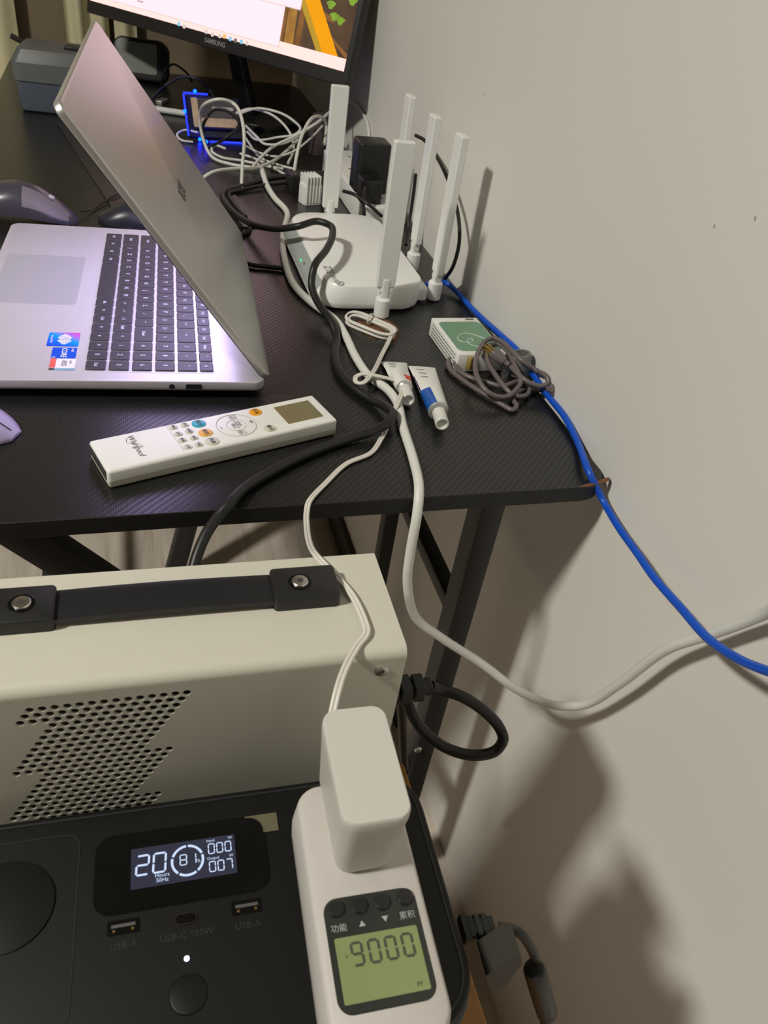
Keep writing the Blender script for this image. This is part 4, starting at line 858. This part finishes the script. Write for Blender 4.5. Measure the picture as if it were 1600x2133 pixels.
MB().box(-.012, .040, -.009, -.0065, .001, .004, GT).build('light_strip', M_LEDBS, bd)
MB().box(-.044, -.006, .063, .065, .001, .004, GT).build('light_strip', M_LEDBS, bd)
q = P(338, 215, D); b = MB(); b.slab(.014, .036, .0005, .007, r=.002, bt=.001, M=TR(q.x, q.y, D, rz=-25)); tag(b.build('usb_stick', mat('silver_grey', (.5, .48, .46), .35, metal=.7)), 'small silver stick lying behind the laptop lid edge', 'usb stick')
q = P(345, 238, D); b = MB(); b.tube([(q.x - .03, q.y + .01, D + .006), (q.x + .05, q.y - .012, D + .006)], .0055, 10); tag(b.build('white_connector', M_WCABLE), 'pale cable connector lying between laptop lid and blue-lit gadget', 'connector')

# ------------------------------------------------------------------ power strip corner
ps = thing('power_strip', 'white power strip lying along the wall behind the router', 'power strip', (.338, 1.215, D), 0)
MB().slab(.056, .29, .0005, .036, r=.008, bt=.003, bb=.002, seg=4).build('body', M_WHITE, ps)
b = MB()
for i in range(4): b.box(-.010, -.006, -.105 + i * .07 - .002, -.105 + i * .07 + .002, .036, .0363); b.box(.006, .010, -.105 + i * .07 - .002, -.105 + i * .07 + .002, .036, .0363)
b.build('socket_slots', M_TXTD, ps)
c = P(762, 398, D + .036)
b = MB(); b.slab(.048, .044, .0005, .068, r=.006, bt=.003, seg=4, M=TR(.334, c.y + .01, D + .036, rz=0)); tag(b.build('black_adapter', M_BLACK), 'large black block adapter standing in the power strip', 'adapter')
b = MB(); b.slab(.030, .034, .0, .030, r=.004, bt=.002, M=TR(.322, 1.098, D + .0363)); tag(b.build('black_plug', M_BLACK), 'small black plug in the near end of the power strip', 'plug')
c = P(648, 428, D); wp = thing('white_plug', 'ribbed white plug standing beside the far router antenna', 'plug', (c.x, c.y + .012, D), 15)
b = MB(); b.slab(.030, .024, .0005, .030, r=.005, bt=.004, seg=4); b.build('plug_body', M_WHITE, wp)
for i in range(5): MB().slab(.0025, .026, .004, .042, r=.001, bt=.0008, seg=2, cx=-.011 + i * .0052).build('rib', M_WHITE, wp)
c = P(642, 392, D + .01); b = MB(); b.slab(.066, .034, .0005, .027, r=.005, bt=.003, seg=4, M=TR(c.x + .004, c.y + .022, D, rz=4)); tag(b.build('black_connector_block', M_BLACK), 'black connector block at the end of the thick black cable', 'connector')
gl = MB(); c = P(665, 330, D); gl.lathe([(.015, .0005), (.016, .004), (.016, .05), (.011, .058), (.011, .066)], TR(c.x, c.y + .03, D), seg=16); tag(gl.build('clear_bottle', mat('smoky_clear', (.14, .10, .12), .2, alpha=.5)), 'small smoky clear bottle behind the far router antenna', 'bottle')

# ------------------------------------------------------------------ cable tangle
GRP = None
WT = [('white looped cable arching over the blue-lit gadget', [(503, 392, .004), (505, 345, .025), (509, 290, .06), (503, 245, .085), (485, 215, .095), (458, 207, .10), (430, 215, .09), (417, 243, .06), (422, 285, .03), (440, 325, .006), (480, 342, .005), (530, 350, .006)], .0026),
 ('white cable bulging right of the blue-lit gadget, upper strand', [(497, 238, .05), (535, 226, .06), (580, 234, .06), (612, 252, .055), (626, 268, .045), (615, 280, .035), (580, 286, .025), (540, 292, .018), (515, 275, .014)], .0022),
 ('white cable arching in the middle of the cable tangle', [(492, 236, .045), (520, 227, .055), (560, 236, .055), (590, 258, .045), (608, 285, .03), (612, 310, .016), (600, 340, .008)], .0022),
 ('long white cable running from the wall behind the far antenna down to the tangle', [(770, 310, .03), (767, 265, .06), (752, 230, .075), (730, 212, .085), (702, 222, .08), (660, 256, .062), (615, 283, .04), (570, 305, .024), (540, 332, .012), (524, 352, .008)], .0026),
 ('pale cable emerging from behind the laptop lid edge', [(408, 392, .004), (416, 378, .012), (440, 360, .022), (480, 352, .022), (525, 351, .016), (565, 338, .012), (600, 312, .016), (630, 282, .03)], .0026),
 ('white cable kinked at the right of the gadget', [(512, 262, .025), (535, 285, .022), (552, 300, .018), (585, 300, .022), (620, 285, .034), (650, 262, .05)], .0022),
 ('grey-white cable rising beside the far antenna', [(612, 365, .02), (618, 325, .045), (630, 280, .065), (648, 248, .08), (668, 243, .075), (680, 262, .05), (676, 300, .03)], .0026),
 ('white cable curling under the blue-lit gadget', [(470, 310, .012), (448, 303, .016), (442, 316, .012), (462, 328, .006), (505, 335, .004), (550, 345, .004), (590, 352, .006)], .0022),
 ('small white wire loop left of the blue-lit gadget', [(412, 276, .015), (385, 271, .012), (369, 280, .008), (378, 292, .004), (402, 296, .003)], .0018),
 ('thin white cable sagging between gadget and far antenna', [(505, 300, .02), (540, 318, .012), (575, 326, .012), (610, 316, .02), (645, 290, .035), (672, 262, .05)], .0018),
 ('pale cable running low beneath the tangle to the white plug', [(500, 320, .006), (535, 332, .004), (570, 350, .004), (600, 368, .008), (622, 385, .012)], .0020),
 ('grey cable lying low across the tangle toward the black block', [(498, 262, .012), (520, 300, .008), (545, 330, .006), (585, 345, .008), (612, 352, .012)], .0020)]
for l, p, r_ in WT: cable('white_tangle_cable', l, p, r_, M_WCABLE, n=7, seg=8, group='white cables tangled behind the laptop')
BT = [('black cable looping over the blue-lit gadget', [(434, 318, .005), (424, 280, .03), (428, 250, .06), (448, 228, .075), (475, 232, .075), (498, 258, .06), (470, 288, .04), (445, 302, .02), (430, 312, .010)], .0024),
 ('black cable lying from laptop lid to router base', [(498, 542, .0035), (525, 552, .0035), (560, 556, .0035), (600, 560, .0035)], .0030),
 ('short black cable bend beside the laptop lid corner', [(478, 490, .0035), (500, 489, .0035), (516, 482, .0035), (522, 466, .0035)], .0030),
 ('black cable strand beside the thick black cable loop', [(640, 378, .012), (560, 384, .007), (500, 396, .0045), (478, 402, .0045), (490, 428, .0045), (512, 452, .0045)], .0028),
 ('black cable arching behind the wall-side antennas', [('x', 866, 282, .372), ('x', 884, 292, .376), ('x', 915, 335, .376), ('x', 942, 398, .376), ('x', 956, 460, .375), ('x', 956, 510, .372), ('x', 945, 552, .368), (926, 582, .010)], .0024),
 ('black cord drooping from the large adapter', [(800, 352, .065), (775, 365, .066), (760, 395, .058), (757, 425, .045), (760, 460, .02)], .0024),
 ('black cord crossing the power strip to the router', [(715, 398, .060), (738, 405, .055), (770, 428, .048), (795, 450, .03)], .0024),
 ('black cord hanging between near and wall-side antennas', [('x', 866, 362, .365), ('x', 862, 400, .366), ('x', 856, 440, .366), ('x', 850, 480, .362), ('x', 846, 510, .35)], .0024),
 ('dark blue cord curving behind the laptop lid', [(312, 212, .006), (345, 178, .03), (382, 160, .05), (415, 166, .05), (438, 190, .03), (452, 215, .02)], .0022),
 ('dark cord rising beside the handheld device', [(335, 180, .004), (345, 145, .04), (362, 134, .05), (385, 148, .04), (400, 170, .01)], .0022)]
for l, p, r_ in BT: cable('black_tangle_cable', l, p, r_, mat('navy_cord', (.012, .014, .06), .4) if 'blue cord' in l else M_RUBBER, n=7, seg=8, group='dark cords tangled behind the laptop')

# ------------------------------------------------------------------ cord of the metal box
q = PX(842, 1428, BX1 + .002)
pc_ = cable('box_power_cord', 'black cord looping out of the side of the cream metal box', [('w', BX1 + .046, .318, BZ - .098 + .0), ('y', 915, 1436, .318), ('y', 960, 1450, .312), ('y', 1005, 1478, .305), ('y', 1038, 1512, .298), ('y', 1048, 1540, .292), ('y', 1030, 1565, .29), ('y', 985, 1573, .292), ('y', 930, 1558, .30), ('y', 885, 1525, .31), ('y', 860, 1490, .318), ('y', 845, 1450, .33), ('y', 835, 1420, .345), ('y', 838, 1500, .375), ('y', 842, 1600, .40)], .0042, M_RUBBER, seg=12)
q1 = PY(858, 1430, .318)
b = MB(); zc = PY(880, 1431, .318).z
for x0_, x1_, rr in ((BX1 + .0006, BX1 + .010, .012), (BX1 + .010, BX1 + .020, .0085), (BX1 + .0215, BX1 + .030, .0085), (BX1 + .0315, BX1 + .040, .0080), (BX1 + .019, BX1 + .046, .0055)):
    b.slab(rr * 2, rr * 1.9, 0, x1_ - x0_, r=.003, bt=.001, bb=.001, seg=3, bs=1, M=ALONG((x0_, .318, zc), (1, 0, 0)))
b.build('strain_relief_plug', M_RUBBER, pc_)

# ------------------------------------------------------------------ power station cord with ferrite
M_GP = mat('olive_grey_plastic', (.030, .028, .022), .5)
xS = .145
fe = [PY(1040, 1930, .150), PY(1078, 1940, .146), PY(1105, 1972, .142), PY(1120, 2015, .138), PY(1127, 2060, .134), PY(1132, 2110, .130), PY(1135, 2180, .126)]
b = MB(); b.tube(smooth([fe[0]] + fe[1:] + [fe[-1] + Vector((.01, -.01, -.10)), Vector((.262, .10, .30)), Vector((.285, .08, .08)), Vector((.30, .02, .006)), Vector((.31, -.20, .005)), Vector((.28, -.50, .005))], 8), .0028, 12); sc_ = tag(b.build('station_cord', M_GP, ang=60), 'dark olive cord with ferrite bead hanging from the power station side', 'cable')
p0 = PY(985, 1925, .155); p1_ = PY(1050, 1925, .150); ax = Vector((1, 0, -.12)).normalized()
z0_ = PY(1000, 1925, .155).z
b = MB(); Mz = ALONG((xS + .0005, .154, z0_ + .001), (1, -.05, .0))
for i in range(3): b.slab(.0120, .0075, .0035 + i * .0042, .0062 + i * .0042, r=.002, M=Mz, seg=2)
b.slab(.009, .006, 0, .018, r=.002, M=Mz, seg=2); b.slab(.014, .009, 0, .003, r=.002, M=Mz, seg=2)
b.build('ribbed_grip', M_RUBBER, sc_)
b = MB(); w0 = [PY(u, v, .146) for u, v in ((992, 1962), (1045, 1925), (1064, 1921), (1066, 1938), (1035, 1985), (1005, 1998))]
b.rings([[tuple(p) for p in w0][::-1], [tuple(p + Vector((0, -.016, -.003))) for p in w0][::-1]]).build('angled_plug', M_GP, sc_)
fa, fb = PY(1113, 2016, .136), PY(1140, 2112, .131); fd = (fb - fa); L_ = fd.length
MB().lathe([(.0032, 0), (.0055, .001), (.0066, .0035), (.0068, L_ * .5), (.0066, L_ - .0035), (.0055, L_ - .001), (.0032, L_)], ALONG(fa, fd), seg=20).build('ferrite_bead', M_RUBBER, sc_)
